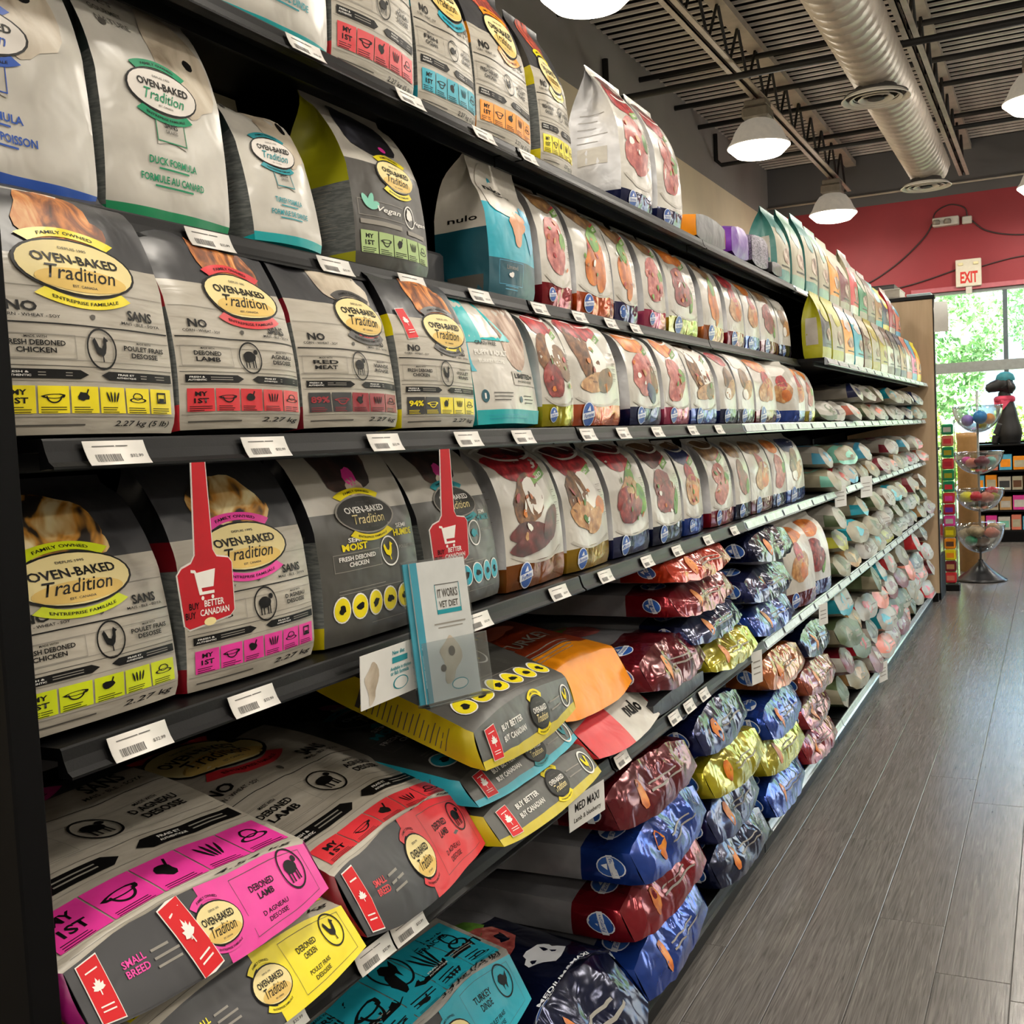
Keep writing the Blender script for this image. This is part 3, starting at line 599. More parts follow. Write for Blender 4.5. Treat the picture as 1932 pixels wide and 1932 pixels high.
def obt_bottom(p, W, D, c, kind, fl=True, l1='DEBONED', l2='LAMB'):
    p.on('bottom_print', 'B'); p.rect(-.5 * W, .03 * D, .5 * W, .97 * D, 'charcoal', 0); p.rect(.0 * W, .0 * D, .5 * W, 1. * D, c, 1)
    ring_animal(p, kind, .39 * W, .68 * D, .055 * W, 'ink_black', 2); p.frame(.13 * W, .12 * D, .46 * W, .92 * D, .0005, 'ink_grey', 2)
    p.text(l1, .24 * W, .70 * D, .11 * W, 'ink_black', 2, h=.09 * D, bold=.02); p.text(l2, .24 * W, .58 * D, .07 * W, 'ink_black', 2, h=.09 * D, bold=.02); p.text('D AGNEAU' if kind == 'lamb' else 'POULET FRAIS', .25 * W, .34 * D, .12 * W, 'ink_black', 2, h=.07 * D); p.text('DESOSSE', .25 * W, .23 * D, .09 * W, 'ink_black', 2, h=.07 * D)
    oval_logo(p, .02 * W, .52 * D, .085 * W, .25 * D, c, L=3)
    p.text('SMALL', -.30 * W, .62 * D, .08 * W, c, 2, h=.09 * D, bold=.02); p.text('BREED', -.30 * W, .5 * D, .08 * W, c, 2, h=.09 * D, bold=.02); p.lines(-.24 * W, -.14 * W, .60 * D, 3, .10 * D, .03 * D, 'ink_dim', 2, seed=1)
    if fl:
        p.on('flag_label', 'B'); flag(p, -.43 * W, .5 * D, .07 * W, .88 * D, 0, 3)
        if c == 'pink': p.on('sticker', 'B'); flag(p, -.095 * W, .52 * D, .085 * W, 1.0 * D, .25, 6)
def d_white(W, H, D, c, inkm, l1, l2, fur='fur_pale', band=True):
    p = Print(); p.on('front_print')
    p.blob(.22 * W, .7 * H, .24 * W, .26 * H, fur, 0, seed=3, amp=.12, n=26, rings=4); p.blob(.3 * W, .705 * H, .045 * W, .026 * H, 'ink_black', 1, seed=2, amp=.1, n=14, rings=2); p.blob(-.34 * W, .76 * H, .03 * W, .016 * H, 'ink_grey', 1, seed=2, amp=.1, n=14, rings=1)
    for i, tx in enumerate(('VETERINARY', 'DIET', 'GOURMET', 'NATURE')): p.text(tx, -.25 * W, (.93 - .052 * i) * H, .26 * W, 'ink_grey', 1, h=.026 * H)
    p.poly([(-.14 * W, .42 * H), (.1 * W, .42 * H), (.1 * W, .30 * H), (-.02 * W, .32 * H), (-.14 * W, .30 * H)], 'white_film2', 1); p.frame(-.14 * W, .315 * H, .1 * W, .42 * H, .0012, inkm, 2)
    p.text('SANS', -.02 * W, .385 * H, .11 * W, 'ink_black', 2, h=.022 * H, bold=.02); p.text('GRAINS', -.02 * W, .36 * H, .1 * W, 'ink_grey', 2, h=.014 * H)
    p.text(l1, -.02 * W, .235 * H, .38 * W, inkm, 1, h=.03 * H, bold=.025); p.rect(-.14 * W, .203 * H, .1 * W, .210 * H, inkm, 1); p.text(l2, -.02 * W, .165 * H, .5 * W, inkm, 1, h=.03 * H, bold=.025); p.rect(-.17 * W, .133 * H, .13 * W, .140 * H, inkm, 1)
    p.on('logo'); oval_logo(p, -.04 * W, .52 * H, .27 * W, .085 * H, inkm, fill='oval_white', ink2=inkm, tan=False)
    side_text(p, D, H, .15, .7, 'ink_grey'); return p
def shift(p, dx):
    for k, q in p.parts.items():
        if k[1] == 'F': p.parts[k] = [(v + np.array([dx, 0.]), f, m, l) for v, f, m, l in q]
    return p
def d_semi(W, H, D, c, cink, kind='rooster'):
    p = Print(); p.on('front_print'); p.blob(0, .86 * H, .25 * W, .16 * H, 'fur_dark', 0, seed=4, amp=.2, n=28, rings=4); p.blob(.02 * W, .79 * H, .06 * W, .05 * H, 'pink', 1, seed=1, amp=.15, n=14, rings=2); p.blob(.02 * W, .73 * H, .1 * W, .05 * H, 'fur_brown', 1, seed=6, amp=.2, n=14, rings=2)
    p.text('SEMI', -.2 * W, .485 * H, .12 * W, 'ink_white', 1, h=.022 * H, bold=.02); p.text('MOIST', -.2 * W, .452 * H, .24 * W, cink, 1, h=.034 * H, bold=.035); p.text('SEMI', .32 * W, .52 * H, .1 * W, 'ink_white', 1, h=.022 * H); p.text('HUMIDE', .33 * W, .485 * H, .2 * W, cink, 1, h=.034 * H, bold=.035)
    p.text('FRESH DEBONED', -.18 * W, .40 * H, .36 * W, 'ink_white', 1, h=.022 * H, bold=.02); p.text('CHICKEN', -.18 * W, .37 * H, .2 * W, 'ink_white', 1, h=.022 * H, bold=.02); p.frame(-.4 * W, .34 * H, .06 * W, .425 * H, .0008, 'ink_dim', 0)
    p.ring(.16 * W, .40 * H, .088 * W, .088 * W, .1, 'ink_white', 1); animal(p, kind, .16 * W, .40 * H, .085 * W, cink, 1); p.text('POULET FRAIS', .36 * W, .41 * H, .2 * W, 'ink_dim', 1, h=.018 * H)
    p.lines(-.38 * W, .3 * W, .25 * H, 2, .016 * H, .003 * H, 'ink_dim', 1, seed=1); p.lines(-.1 * W, .4 * W, .07 * H, 1, .01, .003 * H, 'ink_dim', 1)
    p.on('icon_strip')
    for i in range(6):
        x = (-.36 + .152 * i) * W; p.blob(x, .165 * H, .072 * W, .072 * W, 'ink_white', 1, n=18, rings=1); p.blob(x, .165 * H, .064 * W, .064 * W, c, 2, n=18, rings=1); p.blob(x, .165 * H, .03 * W, .022 * W, 'ink_black', 3, seed=i, amp=.35, n=12, rings=1)
    p.on('logo'); oval_logo(p, 0, .60 * H, .28 * W, .088 * H, cink, fill='black_oval', edge='ink_dim', ink_='ink_white', ink2='oval_cream', tan=False)
    side_text(p, D, H, .12, .5, 'ink_grey'); return p
def badge(p, cx, cy, r, L=3):
    p.blob(cx, cy, r * 1.1, r * 1.1, 'badge_white', L, n=18, rings=1); p.blob(cx, cy, r, r, 'badge_blue', L + 1, n=18, rings=1); p.rect(cx - r * 1.15, cy - r * .32, cx + r * 1.15, cy + r * .2, 'badge_white', L + 2, rot=.12); p.text('Farmina', cx, cy - r * .05, r * 1.7, 'badge_blue', L + 3, h=r * .36, rot=.12, shear=.2); p.poly([(cx - r * .35, cy + r * .3), (cx + r * .3, cy + r * .3), (cx + r * .12, cy + r * .75), (cx - r * .1, cy + r * .55)], 'badge_white', L + 2)
FOODS = {
 'coco_liver': [('coco_shell', -.08, .57, .2, .13, .5), ('coco_white', .02, .6, .12, .1, .5), ('meat_liver', -.15, .36, .24, .06, 0), ('meat_liver', -.12, .29, .26, .06, .1), ('meat_liver', .22, .40, .14, .08, .5)],
 'coco_chicken': [('coco_shell', -.15, .58, .2, .13, .5), ('coco_white', .08, .58, .17, .12, .3), ('meat_pale', -.1, .40, .24, .09, -.2), ('fruit_orange', .28, .46, .09, .06, .3), ('meat_pale', .1, .35, .16, .07, .4)],
 'coco_boar': [('coco_shell', -.2, .55, .24, .15, .6), ('coco_white', -.02, .6, .14, .12, -.6), ('fruit_brown', .16, .5, .2, .12, -.5), ('meat_red', -.2, .36, .2, .12, -.9)],
 'coco_fish': [('coco_shell', -.18, .57, .22, .15, -.6), ('coco_white', .06, .57, .13, .14, .5), ('meat_pale', -.02, .36, .26, .07, .1), ('fruit_brown', .15, .38, .16, .08, .2)],
 'ham': [('leaf_print', .05, .62, .14, .08, .5), ('meat_pale', 0, .53, .2, .1, 0), ('meat_red', -.22, .47, .14, .08, .3), ('meat_red', -.05, .38, .24, .1, .2), ('leaf_print', .25, .45, .1, .12, 0)],
 'lamb': [('meat_red', -.12, .56, .2, .1, .3), ('meat_red', -.02, .42, .26, .12, .1), ('leaf_print', .2, .36, .12, .06, .9)],
 'egg': [('fruit_red', 0, .6, .13, .1, .3), ('meat_pale', -.02, .45, .26, .13, .2), ('fruit_orange', .06, .40, .12, .08, 0)],
 'carrot': [('fruit_orange', -.08, .45, .22, .13, 1.0), ('fruit_orange', .08, .40, .1, .2, -.3), ('leaf_print', .02, .62, .14, .08, .6)],
 'pork': [('meat_pink', -.08, .56, .22, .1, .2), ('meat_pink', -.05, .40, .26, .13, .3), ('leaf_print', .18, .5, .1, .06, .3)],
 'berry': [('meat_pink', -.05, .55, .24, .13, .2), ('meat_pink', -.12, .42, .2, .12, 0), ('fruit_brown', .25, .44, .13, .12, 0), ('navy', .08, .30, .12, .07, -.5)],
 'quail': [('fruit_brown', -.05, .57, .2, .1, .4), ('meat_pale', .05, .42, .24, .09, .3), ('coco_white', -.15, .36, .1, .06, 0)],
}
def d_farm(W, H, D, food, top='fruit_red', seed=0, far=False, bv=.17, green=True):
    p = Print(); p.on('front_print')
    p.blob(-.06 * W, .80 * H, .38 * W, .10 * H, top, 0, seed=seed, amp=.14, n=22, rings=3)
    if not far:
        p.blob(.05 * W, .91 * H, .40 * W, .06 * H, 'meat_liver' if top == 'fruit_red' else 'fruit_brown', 0, seed=seed + 2, amp=.15, n=22, rings=2)
        p.arc(.05 * W, .95 * H, .42 * W, .14 * H, .12, math.radians(190), math.radians(340), 'ink_white', 1); p.arc(-.1 * W, .86 * H, .42 * W, .12 * H, .1, math.radians(20), math.radians(150), 'ink_white', 1)
        if green: p.rect(.08 * W, .70 * H, .33 * W, .745 * H, 'leaf_print', 1, rot=.25); p.rect(.06 * W, .745 * H, .33 * W, .757 * H, 'fruit_red', 1, rot=.25); p.text('N&D', .2 * W, .722 * H, .14 * W, 'ink_white', 2, h=.022 * H, rot=.25, bold=.02)
    for i, (m, x, y, rx, ry, rt) in enumerate(FOODS[food]): p.blob(x * W, y * H, rx * W * 1.28, ry * H * 1.18, m, 1 + i * .5, seed=seed * 7 + i, amp=.1, n=18, rings=2, rot=rt)
    if not far:
        rr = random.Random(seed)
        for i in range(7): p.blob(rr.uniform(-.3, .3) * W, rr.uniform(.28, .64) * H, rr.uniform(.02, .05) * W, rr.uniform(.012, .03) * H, rr.choice(('leaf_print', 'fruit_orange', 'fruit_red', 'meat_pale', 'coco_white')), 5, seed=i, amp=.25, n=12, rings=1, rot=rr.uniform(0, 3))
        for i in range(6): p.rect(.36 * W, (.62 - .045 * i) * H, .45 * W, (.625 - .045 * i) * H, 'ink_dim', 1); p.rect(.36 * W, (.605 - .045 * i) * H, .43 * W, (.608 - .045 * i) * H, 'ink_dim', 1)
        p.arc(0, .32 * H, .55 * W, .17 * H, .1, math.radians(215), math.radians(325), 'white_film2', 1)
        p.on('side_print', 'L'); p.lines(-.3 * D, .3 * D, .66 * H, 5, .05 * H, .004 * H, 'ink_dim', 0, seed=seed); p.rect(-.28 * D, .3 * H, .28 * D, .42 * H, 'white_film2', 0)
    p.on('logo'); badge(p, -.26 * W, bv * .52 * H, .085 * W if not far else .1 * W)
    return p

# ------------------------------------------------------------------ placing bags
ALLBAGS = []
def put_bag(label, bag, zones, pr, base, loc, yaw=0., pitch=0., roll=0., name='pet_food_bag', group=None):
    o = link_obj(name, bag.body(name, zones)); tag(o, label, 'bag', group); bag.prints(pr, o) if pr else None
    pose(o, base, loc, yaw, pitch, roll); ALLBAGS.append(o); return o
ZOBT = lambda c, side='dark_side', sc_=None: {'F': [(.62, 'wood_print'), (1, 'charcoal')], 'L': [(.10, sc_ or c), (.5, 'text_panel'), (.62, sc_ or c), (1, side)], 'R': [(.62, 'text_panel'), (1, side)], 'K': [(.62, 'wood_print'), (1, 'charcoal')], 'B': [(1, 'charcoal')]}
BOBT = (.10, .5, .62)
def stand(label, z, xf, y, w, H, D, zones, pr, bands, seed, yaw=0., group=None, off=0., **k):
    bg = Bag(w * .985, H, D, seed=seed, bands=bands, **k)
    return put_bag(label, bg, zones, pr, STAND, (xf - D / 2 - off, y + w / 2, z), yaw, group=group)
def W_(w): return w * .985

G1 = 'kibble bags on the top shelf'; G2 = 'pouches on the second shelf'; G3 = 'bags on the middle shelf'; G4 = 'bags on the fourth shelf'; G5 = 'bags lying on the fifth shelf'; G6 = 'bags stacked on the base deck'
# --- middle shelf (3)
z3, x3 = ZS[3] + .001, -.826
w = .232; stand('grey wood-print kibble bag with yellow chicken strip, leftmost on the middle shelf', z3, x3, .668, w, .27, .12, ZOBT('yellow'), d_obt(W_(w), .27 * .84, 'yellow', n=6, seed=1, ox=.0, orx=.31), BOBT, 1, group=G3, lean=.06, fold=(.5, .74), wr=.0045)
w = .214; stand('grey wood-print kibble bag with red lamb strip on the middle shelf', z3, x3, .903, w, .265, .12, ZOBT('red'), d_obt(W_(w), .265 * .84, 'red', 'lamb', ('DEBONED', 'LAMB'), ('AGNEAU', 'DESOSSE'), weight='2.27 kg', ox=.12, oy=.69, n=5, seed=2), BOBT, 2, group=G3, lean=.12, fold=(.75, .72), wr=.0075, bulge=.16)
w = .224; stand('grey wood-print red meat kibble bag with dark red strip and white dog fur print', z3, x3, 1.12, w, .265, .12, ZOBT('darkred'), d_obt(W_(w), .265 * .84, 'darkred', 'lamb', ('RED', 'MEAT'), ('VIANDE', 'ROUGE'), fur='fur_pale', weight='2.27 kg', ox=.2, oy=.67, cells=['charcoal', 'charcoal', 'darkred', 'darkred', 'darkred'], badge='red', rib=False, seed=3, orx=.26, first=('89%',)), BOBT, 3, group=G3, lean=.12, fold=(.7, .72), wr=.007)
w = .226; stand('grey wood-print kibble bag with red flag label and yellow 94 percent strip', z3, x3, 1.349, w, .265, .12, ZOBT('yellow'), d_obt(W_(w), .265 * .84, 'yellow', 'rooster', ('FRESH DEBONED', 'CHICKEN'), ('POULET', 'FRAIS'), weight='2.27 kg', ox=.16, oy=.66, cells=['charcoal', 'charcoal', 'yellow', 'yellow', 'yellow'], flagged=True, badge='yellow', rib=False, seed=4, orx=.28, first=('94%',)), BOBT, 4, group=G3, lean=.08, fold=(.7, .74), wr=.005)
def d_turq(W, H, D):
    p = Print(); p.on('front_print'); p.poly([(-.5 * W, .32 * H), (.22 * W, .32 * H), (.12 * W, .56 * H), (-.5 * W, .52 * H)], 'teal', 1); p.rect(-.5 * W, .5 * H, -.3 * W, .97 * H, 'turq', 1.5)
    for k in range(8): p.poly([((-.3 + .055 * k) * W, .52 * H), ((-.3 + .055 * (k + 1)) * W, .525 * H), ((-.3 + .055 * (k + 1)) * W, (.97 - .055 * (k + 1)) * H), ((-.3 + .055 * k) * W, (.97 - .055 * k) * H)], 'turq', 1.5)
    p.blob(.22 * W, .62 * H, .24 * W, .3 * H, 'fur_brown', 0, seed=8, amp=.14, n=26, rings=4); p.blob(.2 * W, .86 * H, .05 * W, .03 * H, 'ink_black', 1, n=12, rings=1)
    p.text('GRAIN FREE', -.25 * W, .50 * H, .3 * W, 'ink_black', 2, h=.025 * H); p.text('PUPPY & ADULT', -.2 * W, .44 * H, .45 * W, 'ink_white', 2, h=.032 * H, bold=.025); p.text('TURKEY RECIPE', -.22 * W, .385 * H, .36 * W, 'ink_white', 2, h=.022 * H)
    p.rect(.05 * W, .24 * H, .48 * W, .33 * H, 'white_film2', 1); p.text('LIMITED+', .26 * W, .30 * H, .36 * W, 'ink_black', 2, h=.032 * H, bold=.03); p.text('INGREDIENT', .26 * W, .265 * H, .28 * W, 'ink_grey', 2, h=.014 * H)
    p.blob(-.38 * W, .17 * H, .045 * W, .045 * W, 'teal_dark', 1, n=14, rings=1); p.text('1', -.38 * W, .17 * H, .02 * W, 'ink_white', 2, h=.035 * H); p.blob(.14 * W, .15 * H, .025 * W, .025 * W, 'teal_dark', 1, n=12, rings=1)
    p.lines(-.28 * W, .02 * W, .185 * H, 3, .022 * H, .006 * H, 'ink_grey', 1); p.lines(.2 * W, .42 * W, .17 * H, 3, .022 * H, .006 * H, 'ink_grey', 1, seed=3); p.rect(-.5 * W, 0, .5 * W, .085 * H, 'turq', 1); p.lines(-.36 * W, .3 * W, .05 * H, 2, .02 * H, .005 * H, 'teal', 2); return p
w = .24; stand('turquoise and white pouch with folded turquoise top corner on the middle shelf', z3, x3, 1.58, w, .27, .11, {'F': [(.55, 'white_film'), (.7, 'white_film'), (1, 'white_film2')], 'L': [(1, 'turq')], 'B': [(1, 'turq')], 'K': [(1, 'turq')]}, d_turq(W_(w), .27, .11), (.55, .7), 5, group=G3, lean=.16, fold=(.55, .68), wr=.007)
FZ = lambda band, bv=.17, side='silver_film': {'F': [(bv, band), (1, 'white_film')], 'L': [(bv * .9, band), (1, side)], 'R': [(bv * .9, band), (1, side)], 'K': [(1, side)], 'B': [(1, band)]}
def farm(label, shelf, z, xf, y, w, H, band, food, top='fruit_red', seed=0, D=.10, far=False, group=None, yaw=0., bv=.17, **k):
    k.setdefault('lean', .05); k.setdefault('fold', (.45, .70)); k.setdefault('wr', .007)
    if far: k['res'] = (9, 4, 16)
    stand(label, z, xf, y, w, H, D, FZ(band, bv), d_farm(W_(w), H, D, food, top, seed, far, bv), (bv * .9, bv), seed, yaw, group, foilv=bv, fwr=.003, **k)
SH = {1: 'top shelf', 2: 'second shelf', 3: 'middle shelf', 4: 'fourth shelf', 5: 'fifth shelf', 6: 'base deck'}
CN = dict(f_lime='olive', f_orange='orange', f_navy='navy', f_pink='pink', f_blue='blue', f_grey='grey', f_darkred='dark red', f_olive='olive green', f_red='red', f_purple='violet', f_copper='copper', f_gold='gold', f_brown='brown', f_midnight='dark navy')
PN = dict(coco_liver='coconut and liver', coco_chicken='coconut and chicken', coco_boar='coconut and red meat', coco_fish='coconut and fish', ham='ham and melon', lamb='lamb cuts', egg='meat and egg yolk', carrot='carrots', pork='pork cuts', berry='steak and blueberries', quail='poultry')
def frow(shelf, z, xf, items, ref, D=.10, grp=None, seed=0):
    for i, (y, w, H, band, food, top) in enumerate(items):
        farm('white pouch, %s base, %s picture, %s after the %s' % (CN[band], PN[food], (ordn + ['seventh', 'eighth', 'ninth', 'tenth', 'eleventh'])[i], ref), shelf, z, xf, y, w, H, band, food, top, seed + i, D, far=y > 2.9, group=grp)
frow(3, z3, x3, [(1.826, .15, .235, 'f_lime', 'coco_boar', 'fruit_red'), (1.958, .27, .24, 'f_orange', 'coco_fish', 'fruit_red'), (2.285, .214, .23, 'f_navy', 'berry', 'fruit_orange'), (2.52, .205, .235, 'f_pink', 'pork', 'fruit_orange'), (2.735, .24, .225, 'f_blue', 'coco_fish', 'coco_white'),
    (3.007, .18, .225, 'f_navy', 'quail', 'fruit_red'), (3.198, .2, .23, 'f_grey', 'quail', 'coco_white'), (3.415, .285, .225, 'f_darkred', 'egg', 'fruit_orange'), (3.94, .22, .225, 'f_blue', 'egg', 'fruit_orange'), (4.165, .185, .22, 'f_lime', 'pork', 'fruit_orange')], 'turquoise pouch', grp=G3, seed=20)
farm('plain silver-backed pouch turned edge-on behind the dark red base pouch, middle shelf', 3, z3, x3, 3.715, .21, .22, 'f_blue', 'egg', 'coco_white', 77, far=True, group=G3, yaw=-.35)
# --- fourth shelf
z4, x4 = ZS[4] + .001, -.832
w = .216; stand('wood-print cat kibble bag with lime chicken strip, leftmost on the fourth shelf', z4, x4, .670, w, .25, .12, ZOBT('lime', sc_='pink_side'), d_obt(W_(w), .25 * .84, 'lime', fur='fur_calico', weight='2.27 kg', seed=6, furx=.3, ox=-.07, oy=.66, orx=.33), BOBT, 6, group=G4, lean=.13, fold=(.4, .76), wr=.005)
w = .232; stand('grey wood-print cat kibble bag with pink lamb strip behind the red paddle', z4, x4, .893, w, .265, .12, ZOBT('pink', sc_='red_deep'), d_obt(W_(w), .265 * .84, 'pink', 'lamb', ('DEBONED', 'LAMB'), ('D AGNEAU', 'DESOSSE'), fur='fur_calico', weight='2.27 kg', seed=7, furx=.26, ox=-.02, oy=.665, n=6), BOBT, 7, group=G4, lean=.06, fold=(.3, .8), wr=.004)
ZSEMI = lambda sd: {'F': [(.62, 'semi_body'), (1, 'white_film2')], 'L': [(.1, sd), (.5, 'text_panel'), (1, 'dark_side')], 'B': [(1, 'semi_body')], 'K': [(1, 'semi_body')]}
w = .245; stand('dark grey semi-moist bag with yellow roundels and brown dog print on the fourth shelf', z4, x4, 1.142, w, .275, .12, ZSEMI('yellow_side'), d_semi(W_(w), .275, .12, 'yellow', 'ink_yellow'), (.1, .5, .62), 8, group=G4, lean=.07, fold=(.3, .8), wr=.006)
w = .24; stand('dark grey semi-moist bag with teal roundels behind the leaflet holder on the fourth shelf', z4, x4, 1.405, w, .27, .12, ZSEMI('teal'), d_semi(W_(w), .27, .12, 'teal', 'ink_teal', 'fish'), (.1, .5, .62), 9, group=G4, lean=.12, fold=(.3, .8), wr=.007)
frow(4, z4, x4, [(1.66, .25, .262, 'f_brown', 'coco_liver', 'fruit_red'), (1.918, .225, .258, 'f_gold', 'coco_chicken', 'fruit_red'), (2.164, .235, .258, 'f_navy', 'ham', 'fruit_red'), (2.42, .228, .255, 'f_midnight', 'lamb', 'meat_liver'), (2.66, .17, .25, 'f_blue', 'egg', 'navy'),
    (2.9, .235, .25, 'f_red', 'pork', 'fruit_brown'), (3.157, .185, .25, 'f_midnight', 'lamb', 'fruit_brown'), (3.345, .28, .25, 'f_darkred', 'egg', 'fruit_brown'), (3.632, .2, .25, 'f_navy', 'pork', 'fruit_orange'), (3.84, .3, .25, 'f_blue', 'quail', 'navy')], 'teal roundel bag', grp=G4, seed=40)
# --- second shelf
z2, x2 = ZS[2] + .001, -.911
ZWH = lambda c, sd='text_panel': {'F': [(.045, c), (1, 'white_film')], 'L': [(.03, c), (.62, 'text_panel'), (1, 'dark_side' if sd == 'dark' else 'mint_dark')], 'B': [(1, c)], 'K': [(1, 'white_film2')]}
paper('mint_dark', '#3c4a46')
w = .229; stand('white pouch with blue base band at the left edge of the second shelf', z2, x2, .668, w, .29, .11, ZWH('blue'), shift(d_white(W_(w), .29, .11, 'blue', 'ink_blue', 'FISH FORMULA', 'FORMULE DE POISSON'), -.022), (.03, .045, .62), 11, group=G2, lean=.05, fold=(.3, .8), wr=.009)
w = .205; stand('white pouch with green base band and large dog eye on the second shelf', z2, x2, .904, w, .285, .11, ZWH('green'), d_white(W_(w), .285, .11, 'green', 'ink_green', 'DUCK FORMULA', 'FORMULE AU CANARD'), (.03, .045, .62), 12, group=G2, lean=.04, fold=(.2, .8), wr=.0055)
w = .15; stand('white pouch with teal base band and crumpled top on the second shelf', z2, x2, 1.155, w, .24, .10, ZWH('turq'), d_white(W_(w), .24, .10, 'turq', 'ink_teal', 'TURKEY FORMULA', 'FORMULE DE DINDE'), (.03, .045, .62), 13, group=G2, lean=.2, fold=(.6, .66), wr=.008)
w = .17; stand('beige pouch standing in the row behind the teal band pouch on the second shelf', z2, x2 - .14, 1.20, w, .27, .10, {'F': [(1, 'cream_film')], 'L': [(1, 'white_film2')], 'B': [(1, 'white_film2')]}, None, (), 14, group=G2, lean=.04, res=(8, 4, 14))
def d_vegan(W, H, D):
    p = Print(); p.on('front_print'); p.blob(-.05 * W, .80 * H, .33 * W, .17 * H, 'fur_black', 0, seed=3, amp=.16, n=28, rings=4); p.blob(0, .74 * H, .13 * W, .07 * H, 'fur_black', 1, seed=5, amp=.1, n=20, rings=3); p.blob(.06 * W, .70 * H, .05 * W, .018 * H, 'pink', 2, n=12, rings=1)
    p.frame(-.45 * W, .27 * H, .1 * W, .36 * H, .0008, 'ink_dim', 1); p.text('Vegan', -.1 * W, .315 * H, .3 * W, 'ink_white', 2, h=.04 * H, shear=.3)
    for a in (.3, 1.2, 2.2): p.blob(-.33 * W + .05 * W * math.cos(a), .32 * H + .05 * W * math.sin(a), .06 * W, .028 * W, 'mint', 2, rot=a, n=14, rings=1)
    p.ring(.2 * W, .32 * H, .085 * W, .085 * W, .12, 'ink_white', 1); p.blob(.19 * W, .33 * H, .04 * W, .05 * W, 'ink_white', 2, seed=3, amp=.3, n=12, rings=1); p.text('Vegan', .37 * W, .30 * H, .2 * W, 'ink_white', 2, h=.03 * H, shear=.3)
    p.rect(-.44 * W, .225 * H, .05 * W, .25 * H, 'ink_dim', 1); p.rect(.14 * W, .215 * H, .44 * W, .24 * H, 'ink_dim', 1)
    icons(p, W, H, 'pale_green', .07, .19, n=5); p.on('logo'); oval_logo(p, .08 * W, .535 * H, .26 * W, .085 * H, 'yellow', fill='oval_cream', edge='charcoal')
    p.on('side_print', 'L'); p.lines(-.3 * D, .3 * D, .42 * H, 14, .021 * H, .004 * H, 'ink_dim', 0); return p
w = .215; stand('dark vegan formula pouch with black dog print and yellow-green gusset on the second shelf', z2, x2, 1.385, w, .275, .13, {'F': [(.58, 'vegan_body'), (1, 'white_film2')], 'L': [(.07, 'lime_side'), (.45, 'text_panel'), (1, 'lime_side')], 'B': [(1, 'lime_side')], 'K': [(1, 'lime_side')]}, d_vegan(W_(w), .275, .13), (.07, .45, .58), 15, group=G2, lean=.08, fold=(.3, .8), wr=.006)
b = MB(); b.box(-1.25, 1.62, z2, -.98, 1.76, z2 + .075, 'dark_side', .006); tag(b.obj('carton'), 'low dark carton in the gap on the second shelf', 'box', G2)
def d_nul(W, H, D):
    p = Print(); p.on('front_print'); p.blob(-.12 * W, .74 * H, .34 * W, .2 * H, 'nul_cream', 1, seed=4, amp=.06, n=26, rings=4); p.text('nulo', -.16 * W, .76 * H, .4 * W, 'ink_black', 2, h=.07 * H, bold=.03); p.text('FREESTYLE', -.02 * W, .70 * H, .34 * W, 'ink_grey', 2, h=.022 * H)
    p.blob(-.12 * W, .83 * H, .045 * W, .022 * H, 'teal', 2, seed=3, amp=.3, n=12, rings=1)
    p.blob(.1 * W, .52 * H, .2 * W, .08 * H, 'skin', 1, seed=2, amp=.2, n=20, rings=3); p.blob(.05 * W, .44 * H, .1 * W, .09 * H, 'skin', 1, seed=9, amp=.2, n=18, rings=2); p.blob(.36 * W, .5 * H, .14 * W, .16 * H, 'sky', 1, seed=5, amp=.15, n=18, rings=2)
    p.frame(-.35 * W, .08 * H, .1 * W, .24 * H, .0008, 'sky', 1); p.text('Limited', -.12 * W, .2 * H, .2 * W, 'ink_dim', 2, h=.03 * H); p.blob(-.14 * W, .15 * H, .04 * W, .02 * H, 'ink_white', 2, seed=1, amp=.3, n=10, rings=1); p.lines(-.25 * W, .02 * W, .07 * H, 2, .02 * H, .005 * H, 'sky', 2)
    p.on('side_print', 'L'); p.rect(-.3 * D, .02 * H, .4 * D, .14 * H, 'ink_grey', 0); p.text('nulo', .05 * D, .52 * H, .6 * D, 'ink_black', 1, h=.04 * H); return p
w = .2; stand('teal pouch with cream top and running dog print on the second shelf', z2, x2, 1.81, w, .275, .12, {'F': [(.25, 'teal_dark'), (.62, 'teal'), (1, 'nul_cream')], 'L': [(.45, 'teal_dark'), (1, 'nul_cream')], 'B': [(1, 'teal_dark')], 'K': [(1, 'teal')]}, d_nul(W_(w), .275, .12), (.25, .45, .62), 16, group=G2, lean=.03, fold=(-.35, .68), wr=.006)
frow(2, z2, x2, [(2.04, .156, .275, 'f_red', 'pork', 'fruit_brown'), (2.218, .225, .275, 'f_orange', 'carrot', 'fruit_brown'), (2.445, .165, .27, 'f_purple', 'carrot', 'fruit_brown'), (2.652, .178, .27, 'f_pink', 'pork', 'fruit_brown'), (2.848, .27, .27, 'f_olive', 'lamb', 'fruit_orange'), (3.17, .22, .265, 'f_copper', 'carrot', 'fruit_brown'),
    (3.433, .215, .265, 'f_red', 'egg', 'fruit_red'), (3.658, .2, .26, 'f_blue', 'egg', 'fruit_orange'), (3.868, .28, .26, 'f_darkred', 'lamb', 'fruit_brown'), (4.155, .2, .26, 'f_midnight', 'quail', 'coco_white')], 'cream-topped teal pouch', grp=G2, seed=60)
